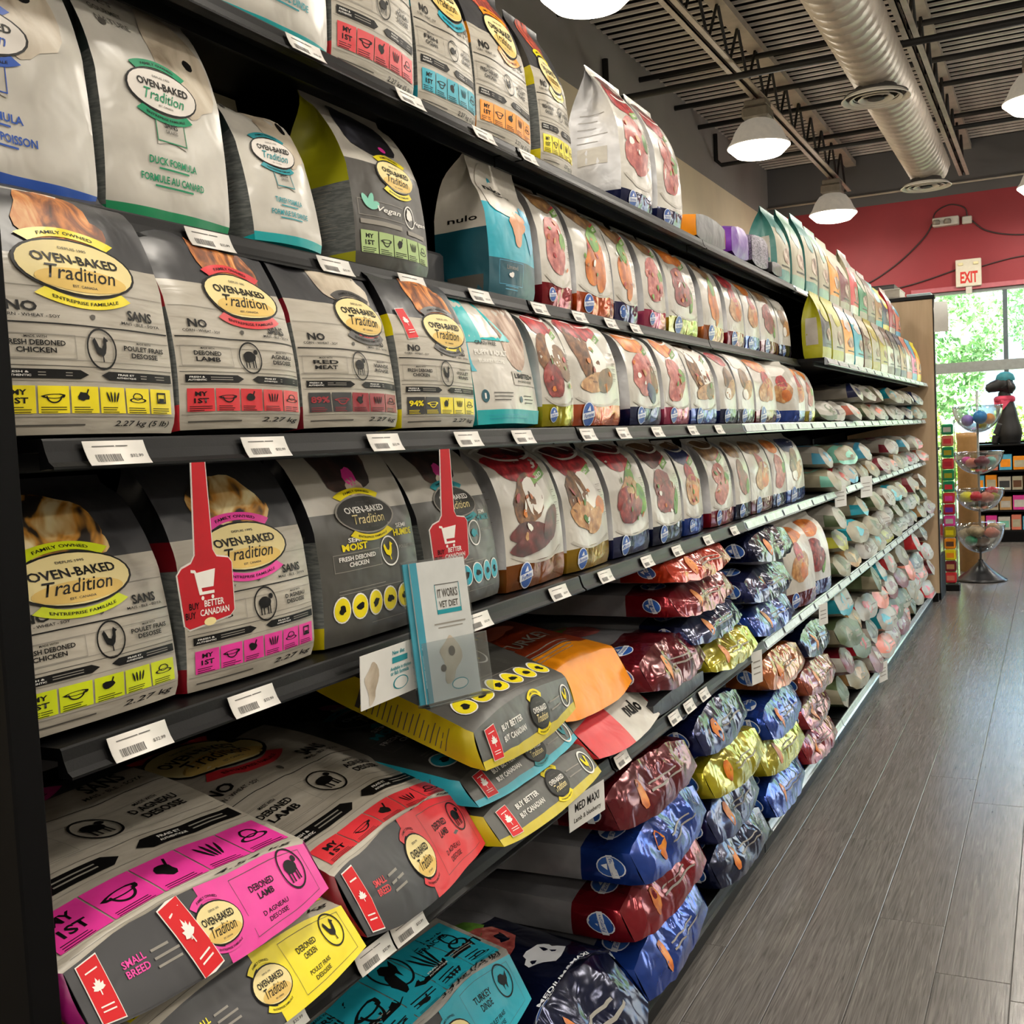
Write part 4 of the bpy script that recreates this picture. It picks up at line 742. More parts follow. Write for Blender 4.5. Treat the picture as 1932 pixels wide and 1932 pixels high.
# --- top shelf
z1, x1 = ZS[1] + .001, -.917
w = .23; stand('white pouch with teal base band at the cut left end of the top shelf', z1, x1, 1.122, w, .30, .12, ZWH('turq'), d_white(W_(w), .30, .12, 'turq', 'ink_teal', 'TURKEY FORMULA', 'FORMULE DE DINDE'), (.03, .045, .62), 17, group=G1, wr=.009)
w = .232; stand('grey wood-print kibble bag with red lamb strip on the top shelf', z1, x1, 1.358, w, .33, .12, ZOBT('red'), d_obt(W_(w), .33, 'red', 'lamb', ('DEBONED', 'LAMB'), ('AGNEAU', 'DESOSSE'), seed=9, ox=0), BOBT, 18, group=G1, wr=.005)
w = .205; stand('grey wood-print kibble bag with teal fish strip on the top shelf', z1, x1, 1.602, w, .32, .13, ZOBT('teal'), d_obt(W_(w), .32, 'teal', 'fish', ('FISH', 'OCEAN'), ('POISSON', 'BLANC'), fur='fur_red', seed=10, ox=.12, oy=.66, orx=.27), BOBT, 19, group=G1, wr=.007, lean=.05)
w = .235; stand('grey wood-print kibble bag with orange strip and red fur print on the top shelf', z1, x1, 1.804, w, .325, .12, ZOBT('orange'), d_obt(W_(w), .325, 'orange', 'rooster', ('FRESH DEBONED', 'CHICKEN'), ('POULET', 'FRAIS'), fur='fur_red', seed=11, ox=.12, oy=.66, furx=.3, orx=.28), BOBT, 20, group=G1, wr=.006, lean=.04)
w = .165; stand('narrow wood-print kibble bag with yellow strip, rightmost of the top shelf row', z1, x1, 2.083, w, .325, .12, ZOBT('yellow'), d_obt(W_(w), .325, 'yellow', fur='fur_red', seed=12, ox=.05, oy=.62), BOBT, 21, group=G1, wr=.005, lean=.06)
for (y, w, lb, sd) in ((2.545, .235, 'tall white pouch with pink meat print and navy base standing alone on the top shelf', 22), (2.815, .215, 'tall white meat print pouch right behind the lone tall pouch on the top shelf', 23)):
    farm(lb, 1, z1, x1, y, w, .345, 'f_navy', 'pork', 'fruit_red', sd, D=.15, group=G1, lean=.02, fold=(.12, .75), wr=.009, bv=.12)

# ------------------------------------------------------------------ bags lying on the two lowest shelves
def lie(label, xe, yc, zb, W, L, D, zones, pr=None, bands=(), seed=0, yaw=0., pitch=0., roll=0., group=None, res=(16, 5, 20), **k):
    k.setdefault('bulge', .06); k.setdefault('tap', .5); k.setdefault('ts', 1.); k.setdefault('ef', .7)
    bg = Bag(W, L, D, seed=seed, bands=bands, res=res, **k)
    return put_bag(label, bg, zones, pr, LIE, (xe, yc, zb + D * .5), yaw, pitch, roll, group=group)
z5 = ZS[5] + .002
def obt_lie(label, xe, yc, zb, W, L, D, c, sd, kind, en, fr_, weight, fur, seed, fl, slope=.05, Hp=.6, wz=.9, **k):
    p = d_obt(W, Hp, c, kind, en, fr_, fur=fur, weight=weight, seed=seed, n=5); obt_bottom(p, W, D, c, kind, fl, en[0].split()[-1], en[1])
    return lie(label, xe, yc, zb, W, L, D, {'F': [(wz, 'wood_print'), (1, 'charcoal')], 'L': [(1, sd)], 'R': [(1, sd)], 'K': [(1, 'charcoal')], 'B': [(1, 'charcoal')]}, p, (wz,), seed, group=G5, slope=slope, bres=8, **k)
obt_lie('wood-print bag with yellow end panel lying under the pink-ended bag', -.745, .90, z5, .335, .42, .06, 'yellow', 'yellow_side', 'rooster', ('FRESH DEBONED', 'CHICKEN'), ('POULET FRAIS', 'DESOSSE'), '5.67 kg', 'fur_orange', 31, False, wr=.004, pitch=.16, slope=.04)
obt_lie('wood-print bag with pink end panel and red flag label lying on the yellow-ended bag', -.765, .848, z5 + .085, .352, .36, .058, 'pink', 'pink_side', 'lamb', ('DEBONED', 'LAMB'), ('D AGNEAU', 'DESOSSE'), '4.54 kg', 'fur_calico', 32, True, wr=.006, yaw=-.03, pitch=.27, slope=.045)
obt_lie('wood-print bag with red end panel lying right of the pink-ended bag', -.75, 1.235, z5, .335, .46, .085, 'red', 'red_deep', 'lamb', ('DEBONED', 'LAMB'), ('AGNEAU', 'DESOSSE'), '5.67 kg', 'fur_orange', 33, True, wr=.008, slope=.06, yaw=.03, pitch=.28, Hp=.55)
def semi_lie(label, xe, yc, zb, W, L, D, c, ci, sd, seed, **k):
    p = d_semi(W, L, D, c, ci); p.text('10 kg (22 lb)', .3 * W, .06 * L, .3 * W, 'ink_white', 1, h=.022 * L, shear=.2)
    p.on('bottom_print', 'B'); p.text('BUY BETTER', -.18 * W, .66 * D, .2 * W, 'ink_white', 1, h=.12 * D, bold=.02); p.text('BUY CANADIAN', -.18 * W, .45 * D, .22 * W, 'ink_white', 1, h=.12 * D, bold=.02); oval_logo(p, .1 * W, .55 * D, .09 * W, .3 * D, ci, fill='black_oval', ink_='ink_white', ink2='oval_cream', tan=False, L=1)
    p.ring(.42 * W, .55 * D, .055 * W, .055 * W, .14, 'ink_white', 1); animal(p, 'rooster', .42 * W, .55 * D, .055 * W, ci, 1); p.lines(.22 * W, .36 * W, .62 * D, 2, .16 * D, .03 * D, 'ink_dim', 1)
    p.on('flag_label', 'B'); flag(p, -.38 * W, .5 * D, .08 * W, .7 * D)
    p.on('side_print', 'L'); p.text('GRAIN FREE FORMULA', 0, .5 * L, D * .12, 'ink_black', 0, h=.4 * L) if False else None
    return lie(label, xe, yc, zb, W, L, D, {'F': [(1, 'semi_body')], 'L': [(1, sd)], 'R': [(1, sd)], 'K': [(1, 'semi_body')], 'B': [(.22, sd), (1, 'semi_body')]}, p, (), seed, group=G5, slope=.035, bres=9, **k)
semi_lie('dark grey bag with yellow gusset lying lowest in the roundel stack', -.735, 1.60, z5, .40, .5, .06, 'yellow', 'ink_yellow', 'yellow_side', 34, wr=.004, pitch=.06)
semi_lie('dark grey bag with teal gusset lying in the middle of the roundel stack', -.765, 1.58, z5 + .064, .40, .5, .05, 'teal', 'ink_teal', 'teal', 35, wr=.004, yaw=.02, pitch=.12)
semi_lie('dark grey bag with row of yellow roundels lying on top of the stack', -.745, 1.565, z5 + .118, .39, .43, .07, 'yellow', 'ink_yellow', 'yellow_side', 36, wr=.006, yaw=.05, pitch=.36)
p = Print(); p.on('front_print'); p.text('TURKEY', 0, .35 * .5, .2, 'ink_dim', 1, h=.03, rot=.0); p.lines(-.12, .12, .13, 4, .014, .003, 'ink_dim', 1); p.blob(.0, .25, .07, .025, 'salmon', 1, seed=3, amp=.2, n=16, rings=2)
lie('orange bag with rust red top lying behind the roundel stack', -.80, 1.98, z5 + .075, .36, .48, .09, {'F': [(.24, 'orange'), (1, 'rust')], 'L': [(1, 'rust')], 'B': [(1, 'orange')], 'K': [(1, 'rust')]} if not paper('rust', '#7c2c10') is None and not MATS.get('orange') is None else {}, p, (.24,), 37, group=G5, slope=.05, wr=.007, pitch=.2)
p = Print(); p.on('front_print'); p.text('nulo', .05, .06, .09, 'ink_black', 1, h=.03, bold=.03); p.blob(-.06, .10, .012, .006, 'red', 1)
p.on('bottom_print', 'B'); p.rect(-.18, .0, -.01, .07, 'red', 0); p.text('nulo', .09, .045, .08, 'ink_black', 1, h=.026, bold=.03)
lie('white and red bag lying flat at the lip below the orange bag', -.765, 2.03, z5, .36, .45, .07, {'F': [(.3, 'white_film'), (1, 'white_film2')], 'L': [(.4, 'red'), (1, 'white_film')], 'B': [(1, 'white_film')], 'K': [(1, 'red')]}, p, (.3, .4), 38, group=G5, slope=.05, wr=.006)

def d_flie(W, L, D, bv, seed, title=None):
    p = Print(); p.on('front_print'); p.blob(.0, .5 * L, .3 * W, .12 * L, 'meat_pink', 1, seed=seed, amp=.15, n=16, rings=2); p.blob(.1 * W, .62 * L, .2 * W, .08 * L, 'leaf_print', 2, seed=seed + 1, amp=.15, n=14, rings=1)
    p.on('logo', 'L'); badge(p, .05 * D, .45 * bv * L, .3 * D, 1); p.text('N&D', -.28 * D, .3 * bv * L, .12 * D, 'ink_dim', 2, h=.3 * bv * L) if False else None
    p.on('top_logo'); badge(p, -.33 * W, bv * .62 * L, .075 * W, 1)
    p.on('bottom_print', 'B'); p.blob(-.2 * W, .5 * D, .04 * W, .3 * D, 'fruit_orange', 1, seed=seed, amp=.1, n=12, rings=1); p.rect(-.1 * W, .42 * D, .3 * W, .46 * D, 'ink_dim', 1); p.rect(-.1 * W, .55 * D, .22 * W, .58 * D, 'ink_dim', 1)
    if title:
        p.on('front_print'); p.text(title, .0, .16 * L, .62 * W, 'badge_white', 2, h=.035 * L, bold=.02); p.text('ADULT', -.22 * W, .115 * L, .16 * W, 'ink_white', 2, h=.02 * L); p.blob(.12 * W, .3 * L, .16 * W, .05 * L, 'badge_white', 2, seed=5, amp=.25, n=18, rings=1)
        p.on('top_logo'); badge(p, -.30 * W, .07 * L, .085 * W, 2)
    return p
def flie(label, xe, yc, zb, W, D, band, seed, grp, L=.55, bv=.24, **k):
    k.setdefault('wr', .006)
    z = {'F': [(bv, band), (1, 'grey_film')], 'L': [(bv, band), (1, 'grey_film')], 'R': [(bv, band), (1, 'grey_film')], 'K': [(1, 'grey_film')], 'B': [(1, band)]}
    lie(label, xe, yc, zb, W, L, D, z, d_flie(W, L, D, bv, seed, k.pop('title', None)), (bv,), seed, group=grp, foilv=bv + .03, fwr=.013, ef=.58, slope=k.pop('slope', .03), bres=8, **k)
flie('dark red foil-ended bag lying low beside the orange bag', -.765, 2.36, z5 + .045, .40, .10, 'f_darkred', 101, G5)
lie('thin black and gold bag lying under the dark red foil-ended bag', -.77, 2.36, z5, .38, .45, .04, {'F': [(.1, 'charcoal'), (1, 'charcoal2')], 'L': [(1, 'charcoal')], 'B': [(1, 'charcoal')]}, None, (.1,), 39, group=G5, res=(10, 4, 10))
flie('olive foil-ended bag lying at the lip below the red and blue stack', -.755, 2.79, z5, .40, .085, 'f_lime', 102, G5, yaw=-.05)
flie('navy foil-ended bag lying under the two red-ended bags', -.77, 2.70, z5 + .09, .46, .075, 'f_navy', 103, G5)
flie('crimson foil-ended bag lying second from the top of the red stack', -.775, 2.64, z5 + .168, .48, .08, 'f_red', 104, G5)
flie('orange-red foil-ended bag lying on top of the red stack', -.78, 2.63, z5 + .25, .49, .075, 'f_redorange', 105, G5) if foil('f_redorange', '#a83018') else None
flie('blue foil-ended bag lying lowest in the dark blue stack, fifth shelf', -.765, 3.31, z5, .5, .095, 'f_blue', 106, G5)
flie('dark navy foil-ended bag lying in the middle of the dark blue stack, fifth shelf', -.765, 3.29, z5 + .1, .5, .1, 'f_navy', 107, G5)
flie('midnight blue foil-ended bag lying on top of the dark blue stack, fifth shelf', -.77, 3.36, z5 + .205, .48, .1, 'f_midnight', 108, G5)
farm('tall white pouch with orange fruit print standing after the dark blue stack, fifth shelf', 5, z5, -.775, 3.64, .25, .30, 'f_darkred', 'egg', 'fruit_orange', 109, D=.11, far=True, group=G5, yaw=-.2)
farm('tall white pouch with violet base standing last before the section gap, fifth shelf', 5, z5, -.775, 3.93, .25, .30, 'f_purple', 'lamb', 'fruit_orange', 110, D=.11, far=True, group=G5, yaw=-.2)
zb = .096
base = [
 (2.22, .47, [('f_blue', 'deep blue foil-ended bag lying lowest in the first base stack', 0), ('f_red', 'red foil-ended bag lying second lowest in the first base stack', .0), ('f_blue', 'blue foil-ended bag lying under the topmost red bag of the first base stack', .01), ('f_darkred', 'dark red foil-ended bag lying on top of the first base stack', -.02)], .112),
 (2.77, .46, [('f_midnight', 'midnight foil-ended bag lying lowest in the second base stack', .02), ('f_navy', 'navy foil-ended bag lying second lowest in the second base stack', .01), ('f_lime', 'olive gold foil-ended bag lying under the top navy bag of the second base stack', 0), ('f_navy', 'navy foil-ended bag lying on top of the second base stack', -.04)], .112),
 (3.32, .46, [('f_blue', 'blue foil-ended bag lying lowest in the third base stack', .01), ('f_lime', 'olive foil-ended bag lying second lowest in the third base stack', .02), ('f_blue', 'bright blue foil-ended bag lying under the copper bag of the third base stack', 0), ('f_copper', 'copper foil-ended bag lying on top of the third base stack', .12)], .112),
 (3.86, .44, [('f_red', 'red foil-ended bag lying lowest in the fourth base stack', 0), ('f_pinkred', 'rose red foil-ended bag lying second lowest in the fourth base stack', .02), ('f_copper2', 'reddish copper foil-ended bag lying under the navy bag of the fourth base stack', .02), ('f_midnight', 'navy foil-ended bag lying on top of the fourth base stack', .1)], .11)]
foil('f_pinkred', '#7c222a'); foil('f_copper2', '#85402e')
for ci, (yc, W, lay, D) in enumerate(base):
    for i, (m, lb, dx) in enumerate(lay): flie(lb, -.745 - .012 * (i % 2) - (.0 if i < 3 else .01), yc + dx, zb + i * (D + .003), W, D - .004, m, 120 + ci * 9 + i, G6, yaw=(.03, -.03, .02, -.04)[(ci + i) % 4])
# near section of the base deck
flie('glossy dark navy large-breed bag lying at the front of the base deck', -.73, 1.795, zb, .37, .14, 'f_midnight', 160, G6, bv=.6, title='MEDIUM&MAXI', slope=.09, L=.57, pitch=.12)
for (xe, yc, zz, W, L, D, c, sd, kind, en, fr_, wt, seed, pt, lb) in (
    (-.80, 1.34, zb, .46, .5, .085, 'orange', 'orange', 'rooster', ('CHICKEN', 'FRESH'), ('POULET', 'FRAIS'), '11.3 kg', 43, .0, 'grey bag with orange end panel lying lowest in the near base stack'),
    (-.775, 1.33, zb + .09, .46, .5, .085, 'red', 'red_deep', 'lamb', ('DEBONED', 'LAMB'), ('AGNEAU', 'DESOSSE'), '11.3 kg', 41, .08, 'grey bag with red end panel lying under the teal-ended bag'),
    (-.80, 1.385, zb + .185, .47, .52, .09, 'teal', 'teal_dark', 'bird', ('TURKEY', 'DINDE'), ('DINDE', 'FRAICHE'), '3.4 kg (7.5 lb)', 42, .26, 'grey bag with teal strip and teal end panel topping the near base stack')):
    p = d_obt(W, L * .9, c, kind, en, fr_, weight=wt, seed=seed)
    if c == 'teal': icons(p, W, L, 'teal', .12, .36); p.on('front_print'); p.text(wt, .25 * W, .06 * L, .4 * W, 'ink_black', 2, h=.05 * L, shear=.2)
    obt_bottom(p, W, D, c, kind, False, en[0], en[1])
    lie(lb, xe, yc, zz, W, L, D, {'F': [(.62, 'grey_print'), (1, 'charcoal')], 'L': [(1, sd)], 'R': [(1, 'grey_print')], 'B': [(1, 'charcoal')], 'K': [(1, 'charcoal')]}, p, (.62,), seed, group=G6, slope=.055, wr=.008, pitch=pt)

# ------------------------------------------------------------------ far sections
ORD = ['first', 'second', 'third', 'fourth', 'fifth', 'sixth', 'seventh', 'eighth', 'ninth', 'tenth', 'eleventh', 'twelfth', 'thirteenth', 'fourteenth', 'fifteenth', 'sixteenth', 'seventeenth']
rg = random.Random(11)
def far_stand(label, z, xf, y, w, H, D, c1, c2, side, grp, seed, blobm=None, lean=.04):
    p = Print(); p.on('front_print'); p.blob(0, .66 * H, .3 * w, .12 * H, blobm or c2, 1, seed=seed, amp=.2, n=14, rings=2); p.blob(.05 * w, .36 * H, .28 * w, .10 * H, 'fur_brown', 1, seed=seed + 1, amp=.2, n=14, rings=2); p.rect(-.3 * w, .2 * H, .3 * w, .22 * H, 'ink_grey', 1)
    p.on('side_print', 'L'); p.rect(-.3 * D, .2 * H, .3 * D, .6 * H, 'white_film2', 0)
    stand(label, z, xf, y, w, H, D, {'F': [(.16, c2), (.72, c1), (1, c2)], 'L': [(1, side)], 'B': [(1, c2)], 'K': [(1, side)]}, p, (.16, .72), seed, group=grp, res=(8, 4, 14), lean=lean, wr=.006)
CW = dict(charcoal2='dark grey', far_cream='cream', far_white='off-white', far_green='dull green', far_brown='brown', cream_film='cream', white_film='white', white_film2='off-white', lime_side='lime', orange='orange', teal='teal', brown='brown', green='green', maroon='maroon', navy='navy', red='red', charcoal='charcoal', mint='mint', tan='tan', salmon='salmon', purple='violet', olive='olive', pink='pink', turq='turquoise', sky='light blue', yellow='yellow', crimson='crimson')
paper('dull_teal', '#3f7f7a'); paper('dull_mint', '#86ab98'); CW.update(dull_teal='dull teal', dull_mint='pale mint')
g2f = 'pouches on the far part of the second shelf'; y = 4.40
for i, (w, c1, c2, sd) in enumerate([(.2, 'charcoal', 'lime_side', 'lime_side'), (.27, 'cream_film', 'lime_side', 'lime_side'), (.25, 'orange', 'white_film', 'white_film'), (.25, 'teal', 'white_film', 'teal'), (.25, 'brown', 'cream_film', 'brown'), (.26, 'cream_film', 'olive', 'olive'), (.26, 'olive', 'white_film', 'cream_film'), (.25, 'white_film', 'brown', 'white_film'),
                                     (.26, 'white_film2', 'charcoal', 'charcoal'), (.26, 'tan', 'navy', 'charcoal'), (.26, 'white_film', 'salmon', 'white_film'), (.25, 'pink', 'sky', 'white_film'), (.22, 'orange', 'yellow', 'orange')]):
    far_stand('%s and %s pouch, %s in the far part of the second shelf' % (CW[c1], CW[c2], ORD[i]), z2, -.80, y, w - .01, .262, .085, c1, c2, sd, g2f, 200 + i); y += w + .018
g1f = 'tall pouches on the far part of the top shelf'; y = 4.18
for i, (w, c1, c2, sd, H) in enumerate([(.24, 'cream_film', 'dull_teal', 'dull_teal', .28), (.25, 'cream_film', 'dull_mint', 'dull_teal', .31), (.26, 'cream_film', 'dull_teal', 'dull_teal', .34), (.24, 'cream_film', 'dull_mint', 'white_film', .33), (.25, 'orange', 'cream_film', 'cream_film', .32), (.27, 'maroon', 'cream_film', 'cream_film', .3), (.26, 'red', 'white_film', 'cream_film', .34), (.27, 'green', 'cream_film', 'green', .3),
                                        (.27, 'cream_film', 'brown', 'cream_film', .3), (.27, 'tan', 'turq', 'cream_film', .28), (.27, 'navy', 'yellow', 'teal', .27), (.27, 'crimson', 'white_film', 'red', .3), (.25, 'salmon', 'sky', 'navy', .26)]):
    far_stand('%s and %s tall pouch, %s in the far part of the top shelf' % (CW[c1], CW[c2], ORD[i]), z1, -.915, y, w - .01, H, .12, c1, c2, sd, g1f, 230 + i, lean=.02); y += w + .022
lie('brown bag with orange end lying on the top shelf past the tall pouches', -.92, 3.30, z1, .32, .36, .09, {'F': [(1, 'brown')], 'L': [(.12, 'orange'), (1, 'brown')], 'B': [(1, 'charcoal')], 'K': [(1, 'brown')]}, None, (.12,), 260, group=G1, res=(10, 4, 12))
lie('bright purple bag lying on the top shelf beside the brown bag', -.915, 3.62, z1, .22, .34, .11, {'F': [(1, 'purple')], 'L': [(1, 'purple')], 'B': [(1, 'purple')], 'K': [(1, 'purple')]}, None, (), 261, group=G1, res=(10, 4, 12), wr=.014)
lie('grey violet striped bag lying on the top shelf beside the purple bag', -.91, 3.87, z1, .24, .34, .12, {'F': [(1, 'text_violet')], 'L': [(1, 'text_violet')], 'B': [(1, 'text_violet')], 'K': [(1, 'charcoal')]} if mat('text_violet', '#5d5468', .4, vscale=50, stretch=(1, 6, 6), ramp=[(.4, '#3c3548'), (.6, '#8b8098')]) else {}, None, (), 262, group=G1, res=(10, 4, 12), wr=.010)
lie('flat black pouch lying on the top shelf before the teal pouches', -.90, 4.08, z1, .16, .3, .05, {'F': [(1, 'charcoal')], 'L': [(1, 'dark_side')], 'B': [(1, 'dark_side')]}, None, (), 263, group=G1, res=(8, 4, 10))
def far_lie(label, xe, yc, zz, W, D, L, c1, c2, grp, seed):
    p = Print(); p.on('bottom_print', 'B'); p.blob(rg.uniform(-.25, .1) * W, .55 * D, .17 * W, .26 * D, c2, 0, seed=seed, amp=.3, n=14, rings=1); p.rect(.08 * W, .3 * D, .4 * W, .36 * D, 'ink_dim', 0); p.rect(.08 * W, .5 * D, .34 * W, .55 * D, 'ink_dim', 0)
    p.on('top_print'); p.blob(0, .3 * L, .3 * W, .14 * L, c2, 1, seed=seed, amp=.2, n=12, rings=1)
    lie(label, xe, yc, zz, W, L, D, {'F': [(.14, c2 if seed % 2 else c1), (1, c1)], 'L': [(.14, c2), (1, c1)], 'B': [(.3, c2 if seed % 3 == 0 else c1), (1, c1)], 'K': [(1, c1)]}, p, (.14,), seed, group=grp, res=(9, 4, 8), slope=.025, wr=.010, fwr=.014, foilv=.3, ef=.5, bres=4, yaw=rg.uniform(-.14, .14), roll=rg.uniform(-.06, .06), pitch=rg.uniform(-.05, .06))
LAY = ['bottom', 'second', 'third', 'top']
def far_rows(shelf, z, xe, yst, yend, W, D, L, layers, pal, grp, seed):
    for li in range(layers):
        y = yst + (.0 if li % 2 == 0 else .05); i = 0
        while y + W < yend:
            w = W * rg.uniform(.9, 1.08); c1, c2 = pal[(i * 3 + li * 5 + rg.randrange(2)) % len(pal)]
            if not (li == layers - 1 and rg.random() < .22):
                far_lie('%s and %s pouch, %s layer, %s in far part of %s' % (CW[c1], CW[c2], LAY[li] if li < layers - 1 or layers < 4 else 'top', ORD[min(i, 16)], SH[shelf]), xe + rg.uniform(-.03, .012), y + w / 2, z + li * (D + .006), w - .012, D, L, c1, c2, grp, seed + li * 40 + i)
            y += w + .012; i += 1
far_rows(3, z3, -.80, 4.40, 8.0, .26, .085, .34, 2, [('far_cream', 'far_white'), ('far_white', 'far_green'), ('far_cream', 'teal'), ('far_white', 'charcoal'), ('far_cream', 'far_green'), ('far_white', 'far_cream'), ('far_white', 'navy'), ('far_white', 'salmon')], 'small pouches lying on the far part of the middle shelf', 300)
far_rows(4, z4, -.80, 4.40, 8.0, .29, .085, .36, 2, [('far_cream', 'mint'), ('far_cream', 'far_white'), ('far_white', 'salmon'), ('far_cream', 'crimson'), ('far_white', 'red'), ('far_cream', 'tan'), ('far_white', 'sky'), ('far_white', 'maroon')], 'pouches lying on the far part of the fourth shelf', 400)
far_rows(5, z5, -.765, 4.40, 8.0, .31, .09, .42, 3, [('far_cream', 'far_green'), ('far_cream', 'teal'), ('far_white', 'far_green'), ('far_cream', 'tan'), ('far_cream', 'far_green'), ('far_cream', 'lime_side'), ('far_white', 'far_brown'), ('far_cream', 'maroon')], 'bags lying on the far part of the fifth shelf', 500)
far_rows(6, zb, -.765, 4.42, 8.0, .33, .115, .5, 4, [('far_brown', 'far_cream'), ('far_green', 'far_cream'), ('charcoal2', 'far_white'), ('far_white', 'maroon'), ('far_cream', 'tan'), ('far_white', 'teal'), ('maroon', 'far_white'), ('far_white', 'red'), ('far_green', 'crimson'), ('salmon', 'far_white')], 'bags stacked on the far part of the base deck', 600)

# ------------------------------------------------------------------ price tags in the shelf lips
def tagprof(x, z): return [(x + .0055, z - .0035), (x + .0085, z - .012), (x + .0125, z - .0205), (x + .0168, z - .0262)]
tag_cache = {}
def tag_meshes(w):
    if w in tag_cache: return tag_cache[w]
    pr_ = tagprof(0, 0); seg = [0]
    for a, b in zip(pr_, pr_[1:]): seg.append(seg[-1] + math.hypot(b[0] - a[0], b[1] - a[1]))
    T = seg[-1]
    def at(u, v, off):      # u across (-.5..5), v 0 bottom..1 top
        s_ = (1 - v) * T; i = min(2, max(k for k in range(3) if seg[k] <= s_ + 1e-9)); f = (s_ - seg[i]) / (seg[i + 1] - seg[i])
        x = pr_[i][0] + (pr_[i + 1][0] - pr_[i][0]) * f; z = pr_[i][1] + (pr_[i + 1][1] - pr_[i][1]) * f; return (x + off * .9, u * w, z + off * .4)
    b = MB(); n = 6; v = [at(u, k / n, o) for o in (0, .0006) for k in range(n + 1) for u in (-.5, .5)]; m = 2 * (n + 1)
    b.add(v, [(m + 2 * k, m + 2 * k + 1, m + 2 * k + 3, m + 2 * k + 2) for k in range(n)] + [(2 * k, 2 * k + 2, 2 * k + 3, 2 * k + 1) for k in range(n)] + [(2 * k, m + 2 * k, m + 2 * k + 2, 2 * k + 2) for k in range(n)] + [(2 * k + 1, 2 * k + 3, m + 2 * k + 3, m + 2 * k + 1) for k in range(n)], 'tag_white', True); card = b.mesh('price_tag')
    def strip(b, u0, u1, v0, v1):
        n = 4; vv = [at(u, v0 + (v1 - v0) * k / n, .0011) for k in range(n + 1) for u in (u0, u1)]; b.add(vv, [(2 * k, 2 * k + 1, 2 * k + 3, 2 * k + 2) for k in range(n)], 'tag_ink')
    b = MB(); r = random.Random(3); u = -.38
    while u < .05: d = r.choice((.008, .012, .02)); strip(b, u, u + d, .14, .46); u += d + r.choice((.008, .014))
    bar = b.mesh('barcode'); b = MB(); strip(b, -.38, -.02, .76, .80); strip(b, .0, .2, .76, .80)
    tv, tf, _ = text2d('$32.99', 0, .01); b.add([at(.30 + q[0] * .22, .36 + q[1] * .15, .0011) for q in tv], [tuple(t) for t in tf], 'tag_ink'); txt = b.mesh('tag_print')
    tag_cache[w] = (card, bar, txt); return tag_cache[w]
TG = {1: [.99, 1.253, 1.522, 1.77, 1.953], 2: [.772, 1.03, 1.282, 1.487, 1.711, 1.955, 2.154, 2.335, 2.497], 3: [.778, .999, 1.246, 1.478, 1.671, 1.956, 2.148, 2.366, 2.633, 2.87], 4: [.787, .957, 1.491, 1.80, 2.028, 2.277, 2.49, 2.745, 3.003], 5: [.919, 1.099, 1.179, 1.962, 2.289, 2.398, 2.516]}
for s_, ys in TG.items():
    for i, y in enumerate(ys):
        c_, b_, t_ = tag_meshes(.076 if y < 1.9 else .068); x, z = XS[s_], ZS[s_]
        o = link_obj('price_tag', c_, None, (x, y, z)); tag(o, 'white price tag in the %s lip, %s from the near end' % (SH[s_], ORD[i]), 'price tag', 'price tags along the shelf lips')
        link_obj('barcode', b_, o); link_obj('tag_print', t_, o)

# ------------------------------------------------------------------ red paddles, leaflets, cards
mat('paddle_red', '#b90f22', .3, var=.04, coat=.4); mat('paddle_white', '#d8d4d0', .35, var=.02); mat('leaflet', '#c3c6c4', .4, var=.03); mat('leaflet_teal', '#3d8fa3', .4, var=.04); mat('card_white', '#dcdcd8', .5, var=.02)
def flat(name, pts, th, m, parent, x=0.):           # polygon in (y,z) with thickness along x
    n = len(pts); v = [(x, a, b) for a, b in pts] + [(x + th, a, b) for a, b in pts]; mb = MB()
    mb.add(v, [tuple(range(n))[::-1], tuple(range(n, 2 * n))] + [(i, (i + 1) % n, n + (i + 1) % n, n + i) for i in range(n)], m); return mb.obj(name, parent)
def flat_text(name, t, cy, cz, w, m, parent, x, h=None, bold=.02):
    v, f, asp = text2d(t, 0, bold); hh = h or w / asp; mb = MB(); mb.add([(x, cy + a * w, cz + b * hh) for a, b in v], [tuple(q) for q in f], m); return mb.obj(name, parent)
